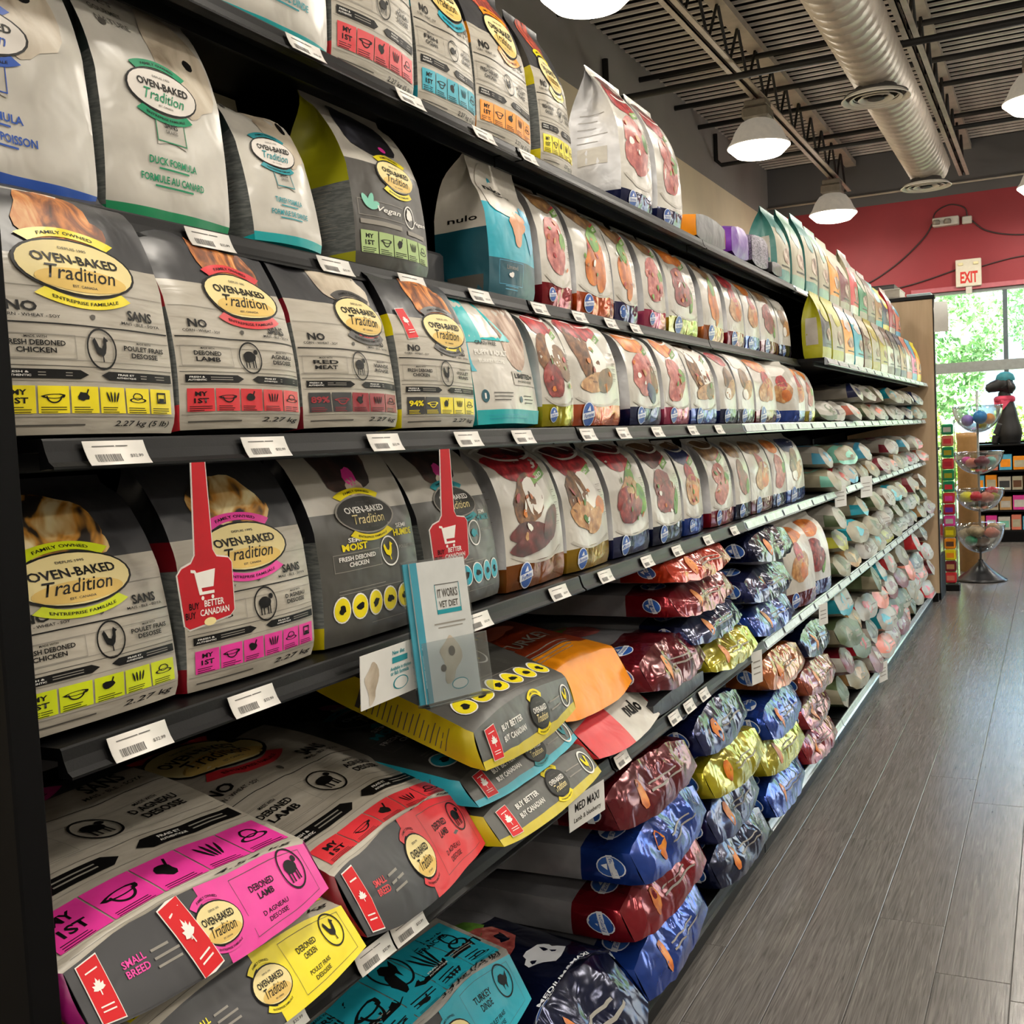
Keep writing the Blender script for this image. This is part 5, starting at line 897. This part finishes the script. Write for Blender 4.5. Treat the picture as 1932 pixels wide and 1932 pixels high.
def paddle(y, z, sc_, lab, yaw):
    e = empty('shelf_talker', (-.786, y, z), (0, 0, yaw)); e.scale = (1, sc_, 1); tag(e, lab, 'sign', 'red paddle signs')
    def out(g): return [(-.0095 - g, .0), (.0095 + g, .0), (.0125 + g, -.090), (.018, -.098 + g), (.036, -.101 + g), (.0405 + g, -.106), (.0405 + g, -.156), (.034, -.161 - g), (-.028, -.168 - g), (-.034 - g, -.164), (-.0405 - g, -.112), (-.034, -.106 + g), (-.020, -.102 + g), (-.0135 - g, -.094)]
    flat('border', out(.0018), .0008, 'paddle_white', e); flat('paddle_face', out(0), .0008, 'paddle_red', e, .0006)
    flat('cart_icon', [(-.022, -.108), (-.016, -.109), (-.014, -.112), (.014, -.110), (.010, -.128), (-.008, -.128), (-.007, -.132), (.011, -.132), (.011, -.135), (-.011, -.135), (-.017, -.112), (-.022, -.111)], .0005, 'ink_white', e, .0015)
    for yy in (-.007, .008): mb = MB(); mb.add([(.0020, yy + .0022 * math.cos(a), -.1385 + .0022 * math.sin(a)) for a in np.linspace(0, 6.283, 11)[:-1]], [tuple(range(10))], 'ink_white'); mb.obj('cart_wheel', e)
    for t, cy, cz, w, m in (('BUY', -.020, -.1455, .015, 'ink_black'), ('BETTER', .010, -.1445, .030, 'ink_white'), ('BUY', -.026, -.1545, .015, 'ink_black'), ('CANADIAN', .010, -.1535, .044, 'ink_white')): flat_text('lettering', t, cy, cz, w, m, e, .0018, h=.0068)
    mb = MB(); mb.add([(.0018, .002 + .009 * math.cos(a), -.1635 + .0042 * math.sin(a)) for a in np.linspace(0, 6.283, 17)[:-1]], [tuple(range(16))], 'oval_cream'); mb.obj('small_logo', e)
paddle(.872, 1.224, .88, 'red paddle sign with white cart hanging before the pink-strip bag', -.12)
paddle(1.38, 1.224, 1.1, 'red paddle sign hanging above the leaflet holder', -.12)
cm = bpy.data.materials.new('acrylic'); cm.use_nodes = True; MATS['acrylic'] = cm
n = cm.node_tree.nodes; l = cm.node_tree.links; n.remove(n['Principled BSDF']); tr = n.new('ShaderNodeBsdfTransparent'); gl = n.new('ShaderNodeBsdfGlossy'); gl.inputs['Roughness'].default_value = .06; tr.inputs[0].default_value = (.86, .9, .92, 1)
fr = n.new('ShaderNodeLayerWeight'); fr.inputs[0].default_value = .35; mx = n.new('ShaderNodeMixShader'); l.new(fr.outputs[1], mx.inputs[0]); l.new(tr.outputs[0], mx.inputs[1]); l.new(gl.outputs[0], mx.inputs[2]); l.new(mx.outputs[0], n['Material Output'].inputs[0])
HOLD = (-.745, 1.305, .882)
e = empty('leaflet_holder', HOLD, (0, -.12, -.35)); tag(e, 'clear acrylic leaflet holder hanging at the fourth shelf lip', 'holder')
b = MB(); b.box(-.012, -.058, 0, -.010, .058, .195, 'acrylic'); b.obj('back_plate', e); b = MB(); b.box(.012, -.058, 0, .014, .058, .085, 'acrylic'); b.obj('front_plate', e); b = MB(); b.box(-.012, -.058, -.002, .014, .058, 0, 'acrylic'); b.obj('floor_plate', e)
for i, (dx, m, lb) in enumerate(((-.004, 'leaflet', 'white leaflet with grey dog print in the leaflet holder, front one'), (-.0075, 'leaflet_teal', 'teal edged leaflet behind the white one in the leaflet holder'))):
    q = empty('leaflet', HOLD, (0, -.12, -.35)); tag(q, lb, 'leaflet', 'leaflets')
    b = MB(); b.box(dx, -.05 - .008 * i, .002, dx + .0022, .048 - .008 * i, .192, m); b.obj('sheet', q)
    if i == 0:
        P_ = Print(); x = dx + .0026
        mb = MB()
        def rc(y0, z0, y1, z1, m): mb.add([(x, y0, z0), (x, y1, z0), (x, y1, z1), (x, y0, z1)], [(0, 1, 2, 3)], m)
        rc(-.05, .002, -.038, .192, 'leaflet_teal'); rc(-.012, .118, .032, .124, 'ink_teal'); rc(-.012, .158, .032, .159, 'ink_grey'); rc(-.012, .118, -.011, .159, 'ink_teal'); rc(.031, .118, .032, .159, 'ink_teal'); rc(-.02, .104, .036, .106, 'ink_dim'); rc(-.014, .099, .03, .1005, 'ink_dim'); mb.obj('leaflet_print', q)
        flat_text('lettering', 'IT WORKS', .01, .146, .036, 'ink_grey', q, x, h=.012); flat_text('lettering', 'VET DIET', .01, .131, .034, 'ink_grey', q, x, h=.009)
        mb = MB(); r = random.Random(4); mb.add([(x + .0004, .004 + .006 * math.cos(a), .066 + .007 * math.sin(a)) for a in np.linspace(0, 6.283, 13)[:-1]], [tuple(range(12))], 'fur_dark'); mb.add([(x + .0004, -.014 + .005 * math.cos(a), .045 + .005 * math.sin(a)) for a in np.linspace(0, 6.283, 13)[:-1]], [tuple(range(12))], 'fur_black'); mb.add([(x, .0 + (.017 + .006 * math.sin(3 * a + 1)) * math.cos(a), .055 + (.03 + .008 * math.sin(2 * a)) * math.sin(a)) for a in np.linspace(0, 6.283, 25)[:-1]], [tuple(range(24))], 'fur_pale'); mb.obj('dog_picture', q)
        mb = MB(); mb.add([(x, .012 + .015 * math.cos(a), .02 + .008 * math.sin(a)) for a in np.linspace(0, 6.283, 21)[:-1]], [tuple(range(20))], 'ink_teal'); mb.add([(x + .0003, .012 + .0135 * math.cos(a), .02 + .0065 * math.sin(a)) for a in np.linspace(0, 6.283, 21)[:-1]], [tuple(range(20))], 'ink_white'); mb.obj('oval_mark', q)
e = empty('sign_card', (-.793, 1.225, .90), (0, .04, 0)); tag(e, 'white card with teal lettering hanging below the fourth shelf lip', 'sign')
b = MB(); b.box(0, -.08, 0, .001, .08, .07, 'card_white'); b.obj('card', e)
for t, cy, cz, w, m in (('New diet', .01, .060, .03, 'ink_teal'), ('Available in chicken', .015, .039, .052, 'ink_teal'), ('or fish formula', .012, .033, .045, 'ink_teal')): flat_text('lettering', t, cy, cz, w, m, e, .0014)
mb = MB(); mb.add([(.0014, a, c) for a, c in ((-.006, .046), (.032, .046), (.032, .054), (-.006, .054))], [(0, 1, 2, 3)], 'ink_teal'); mb.obj('button_mark', e)
for rr, m, xx in ((1, 'ink_teal', .0014), (.86, 'card_white', .0017)): mb = MB(); mb.add([(xx, .014 + .019 * rr * math.cos(a), .018 + .009 * rr * math.sin(a)) for a in np.linspace(0, 6.283, 21)[:-1]], [tuple(range(20))], m); mb.obj('oval_mark', e)
mb = MB(); mb.add([(.0014, -.055 + (.014 + .005 * math.sin(3 * a)) * math.cos(a), .03 + (.026 + .006 * math.sin(2 * a)) * math.sin(a)) for a in np.linspace(0, 6.283, 25)[:-1]], [tuple(range(24))], 'fur_pale'); mb.obj('dog_picture', e)
e = empty('sign_card', (-.752, 1.757, .56), (0, 0, -.1)); tag(e, 'small white card hanging from the fifth shelf lip', 'sign')
b = MB(); b.box(0, -.066, 0, .001, .066, .055, 'card_white'); b.obj('card', e); flat_text('lettering', 'MED MAXI', 0, .036, .09, 'ink_black', e, .0014, h=.015); flat_text('lettering', 'Lamb & blueberry', 0, .014, .1, 'ink_grey', e, .0014, h=.011)
for (x, y, z, w, h, lb) in ((-.753, 2.99, .535, .06, .09, 'white paper tag hanging from the fifth shelf lip before the copper bag'), (-.795, 4.62, .905, .11, .085, 'pale blue paper tag hanging from the far fourth shelf lip'), (-.795, 5.30, .90, .13, .095, 'white paper tag hanging right of the pale blue tag'), (-.752, 3.95, .535, .07, .075, 'white paper tag hanging below the fifth shelf near the section gap'), (-.752, 5.35, .03, .1, .09, 'white paper tag curling off the far base deck lip')):
    e = empty('paper_tag', (x, y, z), (0, 0, -.25)); tag(e, lb, 'tag', 'paper tags'); b = MB(); b.box(0, -w / 2, 0, .001, w / 2, h, 'card_white'); b.obj('card', e); b = MB()
    for q in range(3): b = MB(); b.add([(.0014, -w * .35, h * (.3 + .18 * q)), (.0014, w * .3, h * (.3 + .18 * q)), (.0014, w * .3, h * (.34 + .18 * q)), (.0014, -w * .35, h * (.34 + .18 * q))], [(0, 1, 2, 3)], 'ink_dim'); b.obj('printed_line', e)

# ------------------------------------------------------------------ far wall fittings
mat('plastic_white', '#c9c5bb', .4, var=.02); mat('exit_face', '#d8d2bf', .4, var=.02); mat('exit_red', '#d02a20', .4, var=.02); mat('cable_dark', '#3a2a2a', .6, var=.03); mat('lamp_head', '#e8dfae', .3, var=.02)
e = empty('exit_sign', (-.81, YF - .03, 2.64)); tag(e, 'white exit sign with red letters above the storefront window', 'sign')
b = MB(); b.box(-.125, -.035, .0, .125, .025, .285, 'exit_face', .006); b.obj('sign_body', e)
v, f, asp = text2d('EXIT', 0, .035); b = MB(); b.add([(.005 + q[0] * .17, -.0365, .095 + q[1] * .12) for q in v], [tuple(q) for q in f], 'exit_red'); b.obj('lettering', e)
for s_ in (-1, 1): b = MB(); b.box(s_ * .075 - .025, -.05, .222, s_ * .075 + .025, -.036, .25, 'lamp_head', .005); b.obj('lamp_head', e)
b = MB(); b.box(-.03, -.02, -.075, .03, .028, 0, 'plastic_white', .003); b.obj('bracket', e)
e = empty('emergency_light', (-1.02, YF - .05, 3.34)); tag(e, 'grey emergency light unit mounted high on the red wall', 'light')
b = MB(); b.box(-.13, -.05, -.045, .13, .048, .045, 'plastic_white', .008); b.obj('unit_body', e)
for x in (-.09, .02): b = MB(); b.lathe([(.001, -.03), (.035, -.028), (.04, 0), (.03, .02)], 'lamp_box', (x, -.06, 0), 16); b.obj('lamp_head', e)
b = MB(); b.box(-.862, YF - .05, 3.295, -.765, YF - .001, 3.375, 'plastic_white', .008); tag(b.obj('junction_box'), 'small square junction box right of the emergency light', 'box')
def cable(pts, r, lab):
    q = []; P = [Vector(p) for p in pts]
    for i in range(len(P) - 1):
        p0 = P[max(0, i - 1)]; p1 = P[i]; p2 = P[i + 1]; p3 = P[min(len(P) - 1, i + 2)]
        for k in range(8):
            t = k / 8; q.append(.5 * ((2 * p1) + (p2 - p0) * t + (2 * p0 - 5 * p1 + 4 * p2 - p3) * t * t + (3 * p1 - p0 - 3 * p2 + p3) * t ** 3))
    q.append(P[-1]); b = MB(); b.tube(q, r, 'cable_dark', 6); tag(b.obj('cable'), lab, 'cable', 'cables on the red wall')
yc = YF - .012
cable([(-2.1, yc, 2.72), (-1.8, yc, 2.80), (-1.5, yc, 2.98), (-1.25, yc, 3.2), (-1.16, yc, 3.34)], .008, 'dark cable sagging from the emergency light to the left')
cable([(-.77, yc, 3.33), (-.62, yc, 3.2), (-.3, yc, 3.12), (.2, yc, 3.12)], .008, 'dark cable running right from the junction box')
cable([(-1.9, yc, 2.66), (-1.4, yc, 2.72), (-.94, yc, 2.83)], .008, 'dark cable running left from the exit sign')
cable([(-.68, yc, 2.84), (-.3, yc, 2.90), (.3, yc, 2.90)], .007, 'dark cable running right from the exit sign')
cable([(-1.15, yc, 3.36), (-1.12, yc, 3.46), (-.98, yc, 3.52), (-.84, yc, 3.47), (-.81, yc, 3.38)], .007, 'dark cable looping over the emergency light')

# ------------------------------------------------------------------ end cap beyond the wood panel
e = empty('end_cap_unit', (-1.04, 8.3, 0)); tag(e, 'black end cap shelf unit behind the wood panel', 'shelving')
b = MB(); b.box(-.29, -.2, 0, .29, -.18, 2.04, 'black_back'); b.obj('back_panel', e)
for s_ in (-1, 1): b = MB(); b.box(s_ * .29 - .01, -.18, 0, s_ * .29 + .01, .18, .3, 'black_panel'); b.obj('side_panel', e)
for z in (.12, .6, 1.05, 1.5, 2.04): b = MB(); b.box(-.28, -.18, z - .02, .28, .2, z, 'black_metal'); b.obj('shelf', e)
mat('carton_white', '#b7b2a8', .6, var=.05); mat('carton_grey', '#8d8a84', .6, var=.05); mat('carton_blue', '#b9cfd6', .5, var=.03)
for i, (x0, y0, z0, x1, y1, z1, m, lb) in enumerate(((-1.31, 8.13, 2.043, -.92, 8.46, 2.10, 'carton_grey', 'flat grey carton lying on top of the end cap'), (-.915, 8.14, 2.043, -.76, 8.42, 2.115, 'carton_blue', 'pale blue carton at the aisle side on top of the end cap'), (-1.30, 8.15, 2.102, -.96, 8.44, 2.165, 'carton_white', 'white tray carton in the middle of the end cap stack'), (-1.29, 8.18, 2.167, -1.0, 8.42, 2.20, 'charcoal', 'black flat box on top of the end cap stack'))):
    e = empty('carton', ((x0 + x1) / 2, (y0 + y1) / 2, z0)); tag(e, lb, 'box', 'cartons on the end cap'); w2, d2, h2 = (x1 - x0) / 2, (y1 - y0) / 2, z1 - z0
    b = MB(); b.box(-w2, -d2, 0, w2, d2, h2 * .9, m, .004); b.obj('box_body', e); b = MB(); b.box(-w2 - .002, -d2 - .002, h2 * .82, w2 + .002, d2 + .002, h2, m, .003); b.obj('lid', e)
e = empty('paper_tag', (-.70, 8.085, 1.84), (0, .1, -1.35)); tag(e, 'curled white paper hanging off the top corner of the wood panel', 'tag', 'paper tags')
b = MB(); nn = 8; vv = []
for k in range(nn + 1):
    a = k / nn; vv += [(.06 * math.sin(a * 2.2), -.045, .2 * (1 - a) ** .8), (.06 * math.sin(a * 2.2), .045, .2 * (1 - a) ** .8)]
b.add(vv, [(2 * k, 2 * k + 1, 2 * k + 3, 2 * k + 2) for k in range(nn)], 'card_white', True); b.obj('sheet', e)
# strip display of small packs at the end cap side
e = empty('strip_display', (-.715, 8.62, 0)); tag(e, 'tall clear strip display with small packs beside the wood panel', 'display')
b = MB(); b.box(-.045, .04, .05, .045, .043, 1.24, 'acrylic'); b.obj('back_sheet', e)
for s_ in (-1, 1): b = MB(); b.box(s_ * .045 - .002, -.04, .05, s_ * .045 + .002, .043, 1.24, 'acrylic'); b.obj('side_sheet', e)
b = MB(); b.box(-.06, -.06, 0, .06, .06, .05, 'black_metal', .006); b.obj('foot', e)
pk = [('red', 'salmon'), ('maroon', 'tan'), ('yellow', 'orange'), ('orange', 'brown'), ('olive', 'yellow'), ('pink', 'white_film'), ('crimson', 'purple'), ('red', 'pink'), ('green', 'red'), ('green', 'lime_side'), ('red', 'crimson'), ('green', 'olive'), ('salmon', 'red'), ('green', 'white_film')]
for i, (c1, c2) in enumerate(pk):
    z = .055 + i * .083; e = empty('treat_pack', (-.715, 8.62, z)); tag(e, '%s and %s treat pack in the strip display, %s from the bottom' % (CW[c1], CW[c2], ORD[i]), 'pack', 'treat packs in the strip display')
    b = MB(); b.box(-.038, -.035, 0, .038, .03, .078, c1, .008); b.obj('pack_body', e); b = MB(); b.box(-.026, -.0365, .02, .026, -.0355, .055, c2); b.box(.0385, -.02, .02, .0395, .02, .055, c2); b.obj('pack_label', e)

# ------------------------------------------------------------------ tiered bowl stand
BX, BY = -.545, 9.17
e = empty('bowl_stand', (BX, BY, 0)); tag(e, 'four-tier clear bowl stand on a black cone base', 'stand')
mat('cone_black', '#15161a', .3, .2, var=.05)
b = MB(); b.lathe([(.001, 0), (.185, 0), (.188, .008), (.17, .02), (.10, .07), (.02, .145), (.018, .16)], 'cone_black', n=40); b.obj('base_cone', e)
b = MB(); b.tube([(0, 0, .15), (0, 0, 1.45)], .009, 'alu', 10); b.obj('pole', e)
rims = [.43, .70, .985, 1.335]; dep = [.22, .17, .17, .20]
for z, d in zip(rims, dep):
    b = MB(); R0 = .178; prof = []
    for k in range(11): a = k / 10 * math.pi / 2; prof.append((max(.012, R0 * math.sin(a)), -d * math.cos(a)))
    prof += [(R0 + .006, .001), (R0 + .004, .004)] + [(max(.01, (R0 - .004) * math.sin(math.pi / 2 - k / 10 * math.pi / 2)), -(d - .005) * math.cos(math.pi / 2 - k / 10 * math.pi / 2)) for k in range(11)]
    b.lathe([(r, z + q) for r, q in prof], 'acrylic', n=36); b.obj('bowl', e)
mat('ball_blue', '#1478b4', .4); mat('ball_purple', '#9b78c8', .4); mat('rawhide', '#b59a74', .6, var=.12); mat('plush_brown', '#7a5a40', .8, var=.1)
rg2 = random.Random(3)
items = [(3, 'ball_blue', .052, .02, -.03, -.085, 'blue toy ball in the top bowl'), (3, 'ball_purple', .045, -.07, -.01, -.105, 'lilac toy ball in the top bowl'), (3, 'orange', .042, .085, .0, -.10, 'orange toy ball in the top bowl'), (3, 'yellow', .035, .03, .06, -.14, 'yellow toy ball deep in the top bowl'),
         (2, 'salmon', .045, -.05, -.02, -.08, 'salmon chew in the second bowl'), (2, 'maroon', .05, .03, -.03, -.07, 'maroon chew in the second bowl'), (2, 'mint', .04, .09, .02, -.07, 'mint chew in the second bowl'), (2, 'brown', .04, -.02, .05, -.11, 'brown chew in the second bowl'), (2, 'pink', .035, -.09, .02, -.06, 'pink chew in the second bowl'),
         (1, 'yellow', .05, -.09, -.02, -.055, 'yellow knotted toy in the third bowl'), (1, 'red', .045, -.02, -.03, -.05, 'red knotted toy in the third bowl'), (1, 'salmon', .05, .05, -.01, -.06, 'pale red knotted toy in the third bowl'), (1, 'olive', .04, .1, .02, -.06, 'olive knotted toy in the third bowl'), (1, 'crimson', .045, .08, .05, -.02, 'crimson disc toy standing up in the third bowl'), (1, 'plush_brown', .04, 0, .04, -.11, 'brown knotted toy in the third bowl'),
         (0, 'rawhide', .06, -.03, -.03, -.05, 'beige rawhide knot on top of the lowest bowl'), (0, 'salmon', .05, .08, -.02, -.06, 'reddish rawhide knot in the lowest bowl'), (0, 'rawhide', .05, -.1, .01, -.07, 'beige rawhide knot at the left of the lowest bowl'), (0, 'plush_brown', .055, .0, .02, -.14, 'brown rawhide knot deep in the lowest bowl'), (0, 'rawhide', .045, .09, .06, -.03, 'beige rawhide knot at the back of the lowest bowl'), (0, 'green', .045, -.06, -.05, -.12, 'dark green toy deep in the lowest bowl')]
def knob_mesh(r, m, seed, ball):
    b = MB(); n, k = 16, 10; v = []; rr = random.Random(seed); ph = [rr.uniform(0, 6.28) for _ in range(4)]
    for j in range(k + 1):
        t = math.pi * j / k
        for i in range(n):
            a = 2 * math.pi * i / n; d = r * (1 if ball else 1 + .18 * math.sin(3 * a + ph[0]) * math.sin(t) + .14 * math.sin(5 * a + ph[1] + 3 * t)); v.append((d * math.sin(t) * math.cos(a), d * math.sin(t) * math.sin(a), d * math.cos(t) * (1 if ball else .75)))
    b.add(v, [(j * n + i, (j + 1) * n + i, (j + 1) * n + (i + 1) % n, j * n + (i + 1) % n) for j in range(k) for i in range(n)], m, True); return b.mesh('pet_toy')
for i, (bw, m, r, dx, dy, dz, lb) in enumerate(items):
    o = link_obj('pet_toy', knob_mesh(r, m, i, bw == 3), None, (BX + dx, BY + dy, rims[bw] + dz)); tag(o, lb, 'toy', 'toys in the bowl stand')

# ------------------------------------------------------------------ window rack with boxed goods, dog dummy
RX0, RX1, RY = -.80, 1.3, 12.2
e = empty('goods_rack', (RX0, RY, 0)); tag(e, 'low black rack of boxed goods under the storefront window', 'rack'); W = RX1 - RX0
b = MB(); b.box(0, .18, 0, W, .2, 1.0, 'black_back'); b.obj('back_panel', e); b = MB(); b.box(0, -.14, 0, W, .18, .10, 'black_panel'); b.obj('plinth', e)
rz = [.12, .32, .52, .72]
for z in rz + [.98]: b = MB(); b.box(0, -.14, z - .018, W, .18, z, 'black_metal'); b.obj('shelf', e)
for i in range(4): b = MB(); x = W * i / 3; b.box(x - .012, -.14, .1, x + .012, -.12, .98, 'black_metal'); b.obj('post', e)
bc = [('tan', 'white_film2'), ('salmon', 'cream_film'), ('white_film2', 'charcoal'), ('pink', 'white_film'), ('sky', 'orange'), ('cream_film', 'brown'), ('white_film', 'mint'), ('orange', 'cream_film')]
for ri, z in enumerate(rz):
    x = RX0 + .03; i = 0
    while x + .12 < RX0 + 1.0:
        w = rg2.uniform(.09, .12); c1, c2 = bc[(i * 3 + ri * 2) % 8]; h = rg2.uniform(.13, .155)
        q = empty('goods_box', (x + w / 2, RY - .05, z)); tag(q, '%s and %s goods box, %s along window rack shelf, %s row up' % (CW[c1], CW[c2], ORD[i], ORD[ri]), 'box', 'boxed goods on the window rack')
        b = MB(); b.box(-w / 2, -.07, 0, w / 2, .07, h, c1, .003); b.obj('box_body', q); b = MB(); b.box(-w * .4, -.0715, h * .2, w * .4, -.0705, h * .7, c2); b.obj('box_label', q); x += w + .012; i += 1
mat('dummy_black', '#141416', .5, var=.1); mat('scarf_pink', '#c23a58', .7, var=.08); mat('cap_teal', '#1f7480', .6, var=.08)
e = empty('dog_dummy', (-.45, 12.2, .98)); tag(e, 'black dog dummy with pink scarf and teal cap on the window rack', 'mannequin')
def chain(name, pts, rad, m, par):
    b = MB(); q = []; r = []
    for i in range(len(pts) - 1):
        for k in range(6):
            t = k / 6; t2 = t * t * (3 - 2 * t); q.append(tuple(pts[i][a] + (pts[i + 1][a] - pts[i][a]) * t for a in range(3))); r.append(rad[i] + (rad[i + 1] - rad[i]) * t2)
    q.append(pts[-1]); r.append(rad[-1]); b.tube(q, r, m, 14); return b.obj(name, par)
chain('torso', [(.02, 0, 0), (.02, 0, .10), (0, 0, .28), (-.02, 0, .42), (-.02, 0, .50), (-.02, 0, .52)], [.10, .12, .10, .085, .06, .055], 'dummy_black', e)
chain('head', [(.02, 0, .50), (0, 0, .56), (-.02, -.01, .60), (-.10, -.03, .58), (-.17, -.04, .56), (-.19, -.04, .555)], [.05, .08, .085, .06, .045, .02], 'dummy_black', e)
for s_ in (-1, 1): chain('leg', [(-.05, s_ * .05, .2), (-.10, s_ * .055, .1), (-.12, s_ * .055, .0)], [.045, .035, .03], 'dummy_black', e)
for s_ in (-1, 1): chain('ear', [(.02, s_ * .07, .63), (.05, s_ * .10, .56), (.04, s_ * .105, .50)], [.02, .035, .012], 'dummy_black', e)
b = MB(); b.lathe([(.07, .41), (.098, .42), (.10, .455), (.085, .475), (.06, .48)], 'scarf_pink', (-.02, 0, 0), 20); b.add([(-.12, -.02, .46), (-.05, -.10, .44), (.04, -.09, .43), (-.03, -.12, .34), (-.11, -.07, .37)], [(0, 1, 3, 4), (1, 2, 3)], 'scarf_pink'); b.obj('scarf', e)
b = MB(); b.lathe([(.088, .63), (.09, .65), (.075, .69), (.04, .715), (.001, .72)], 'cap_teal', (-.01, 0, 0), 20); b.add([(-.08, -.06, .635), (-.08, .06, .635), (-.16, .045, .62), (-.16, -.045, .62)], [(0, 1, 2, 3)], 'cap_teal'); b.obj('cap', e)
e = empty('notice_board', (-.16, 12.26, .98)); tag(e, 'white lined notice standing on the window rack at the right edge', 'sign'); b = MB(); b.box(-.11, 0, 0, .2, .006, .36, 'card_white'); b.obj('board', e)
for k in range(7): b = MB(); b.box(-.08, -.001, .05 + .042 * k, .17, -.0005, .056 + .042 * k, 'ink_dim'); b.obj('printed_line', e)
e = empty('stool_box', (-.66, 9.75, 0)); tag(e, 'tan cardboard drum standing behind the bowl stand', 'drum'); b = MB(); b.lathe([(.001, 0), (.08, 0), (.08, 1.08), (.084, 1.09), (.084, 1.13), (.001, 1.135)], 'tan', n=28); b.obj('drum_body', e)

# ------------------------------------------------------------------ outside the storefront
mat('asphalt', '#77756f', .8, var=.06, vscale=3); mat('lawn', '#7d8a66', .8, var=.15, vscale=4); mat('bark', '#5a4836', .8, var=.1); mat('leaf_green', '#a9c765', .6, var=.2, vscale=2); mat('leaf_deep', '#8fb878', .6, var=.2, vscale=2); mat('house_wall', '#cfc8be', .7, var=.03, vscale=1); mat('house_glass', '#6b7c85', .15, .2, var=.1, vscale=.6)
g = MB(); g.box(-30, YF + .2, -.25, 40, 80, -.1, 'asphalt'); tag(g.obj('ground'), kind='structure')
g = MB(); g.box(-30, YF + 2.4, -.1, 40, YF + 6.5, -.04, 'lawn'); tag(g.obj('lawn'), kind='structure')
def foliage(n, c, rx, ry, rz_, size, seed, m):
    r = np.random.RandomState(seed); d = r.normal(size=(n, 3)); d /= np.linalg.norm(d, axis=1, keepdims=True); k = r.uniform(.45, 1, (n, 1)) ** .6
    lump = 1 + .22 * np.sin(4 * d[:, :1] + seed) * np.cos(5 * d[:, 2:3] + seed); P = d * k * lump * np.array([rx, ry, rz_]) + np.array(c)
    a = r.normal(size=(n, 3)); a /= np.linalg.norm(a, axis=1, keepdims=True); b_ = np.cross(a, r.normal(size=(n, 3))); b_ /= np.linalg.norm(b_, axis=1, keepdims=True); s_ = size * r.uniform(.6, 1.2, (n, 1))
    V = np.stack([P - a * s_, P + b_ * s_ * .5, P + a * s_, P - b_ * s_ * .5], 1).reshape(-1, 3); mb = MB(); mb.add(V.tolist(), [(4 * i, 4 * i + 1, 4 * i + 2, 4 * i + 3) for i in range(n)], m); return mb
def tree(x, y, h, r, lab, m, seed, n=9000):
    e = empty('tree', (x, y, -.08)); tag(e, lab, 'tree', 'trees outside the window'); b = MB(); b.tube([(0, 0, 0), (.03, .02, h * .4), (0, 0, h * .75)], [.10, .08, .04], 'bark', 10); b.obj('trunk', e)
    foliage(n, (0, 0, h * .68), r, r, h * .34, .06, seed, m).obj('crown', e)
tree(-1.75, 18.2, 3.6, 1.05, 'leafy green tree outside the window beside the wood panel', 'leaf_deep', 5); tree(.5, 20.5, 4.6, 1.3, 'leafy green tree outside at the right edge of the window', 'leaf_deep', 6); tree(3.2, 19.5, 4.2, 1.3, 'leafy green tree outside the right part of the storefront', 'leaf_green', 7)
for i, (x, y, r) in enumerate(((-2.75, 16.6, .75), (-1.6, 16.4, .75), (-.45, 16.7, .75), (.7, 16.5, .75), (1.85, 16.6, .75), (3.0, 16.5, .75))):
    e = empty('shrub', (x, y, -.06)); tag(e, 'yellow-green shrub in the bed outside the storefront, %s from the left' % ORD[i], 'shrub', 'shrubs outside the window'); foliage(4000, (0, 0, .75), r * .62, .5, .75, .045, 20 + i, 'leaf_green').obj('foliage', e); b = MB(); b.tube([(0, 0, 0), (0, 0, .7)], .03, 'bark', 8); b.obj('stem', e)
e = empty('building', (0, 33, -.1)); tag(e, 'pale low building across the road outside', 'building'); b = MB(); b.box(-6, 0, 0, 14, 6, 5.2, 'house_wall'); b.obj('wall', e); b = MB(); b.box(-6.2, -.2, 5.2, 14.2, 6.2, 5.5, 'carton_grey'); b.obj('roof', e)
for i in range(7): b = MB(); x = -5 + i * 2.7; b.box(x, -.04, 1.0, x + 1.5, .02, 3.6, 'house_glass'); b.obj('window', e)
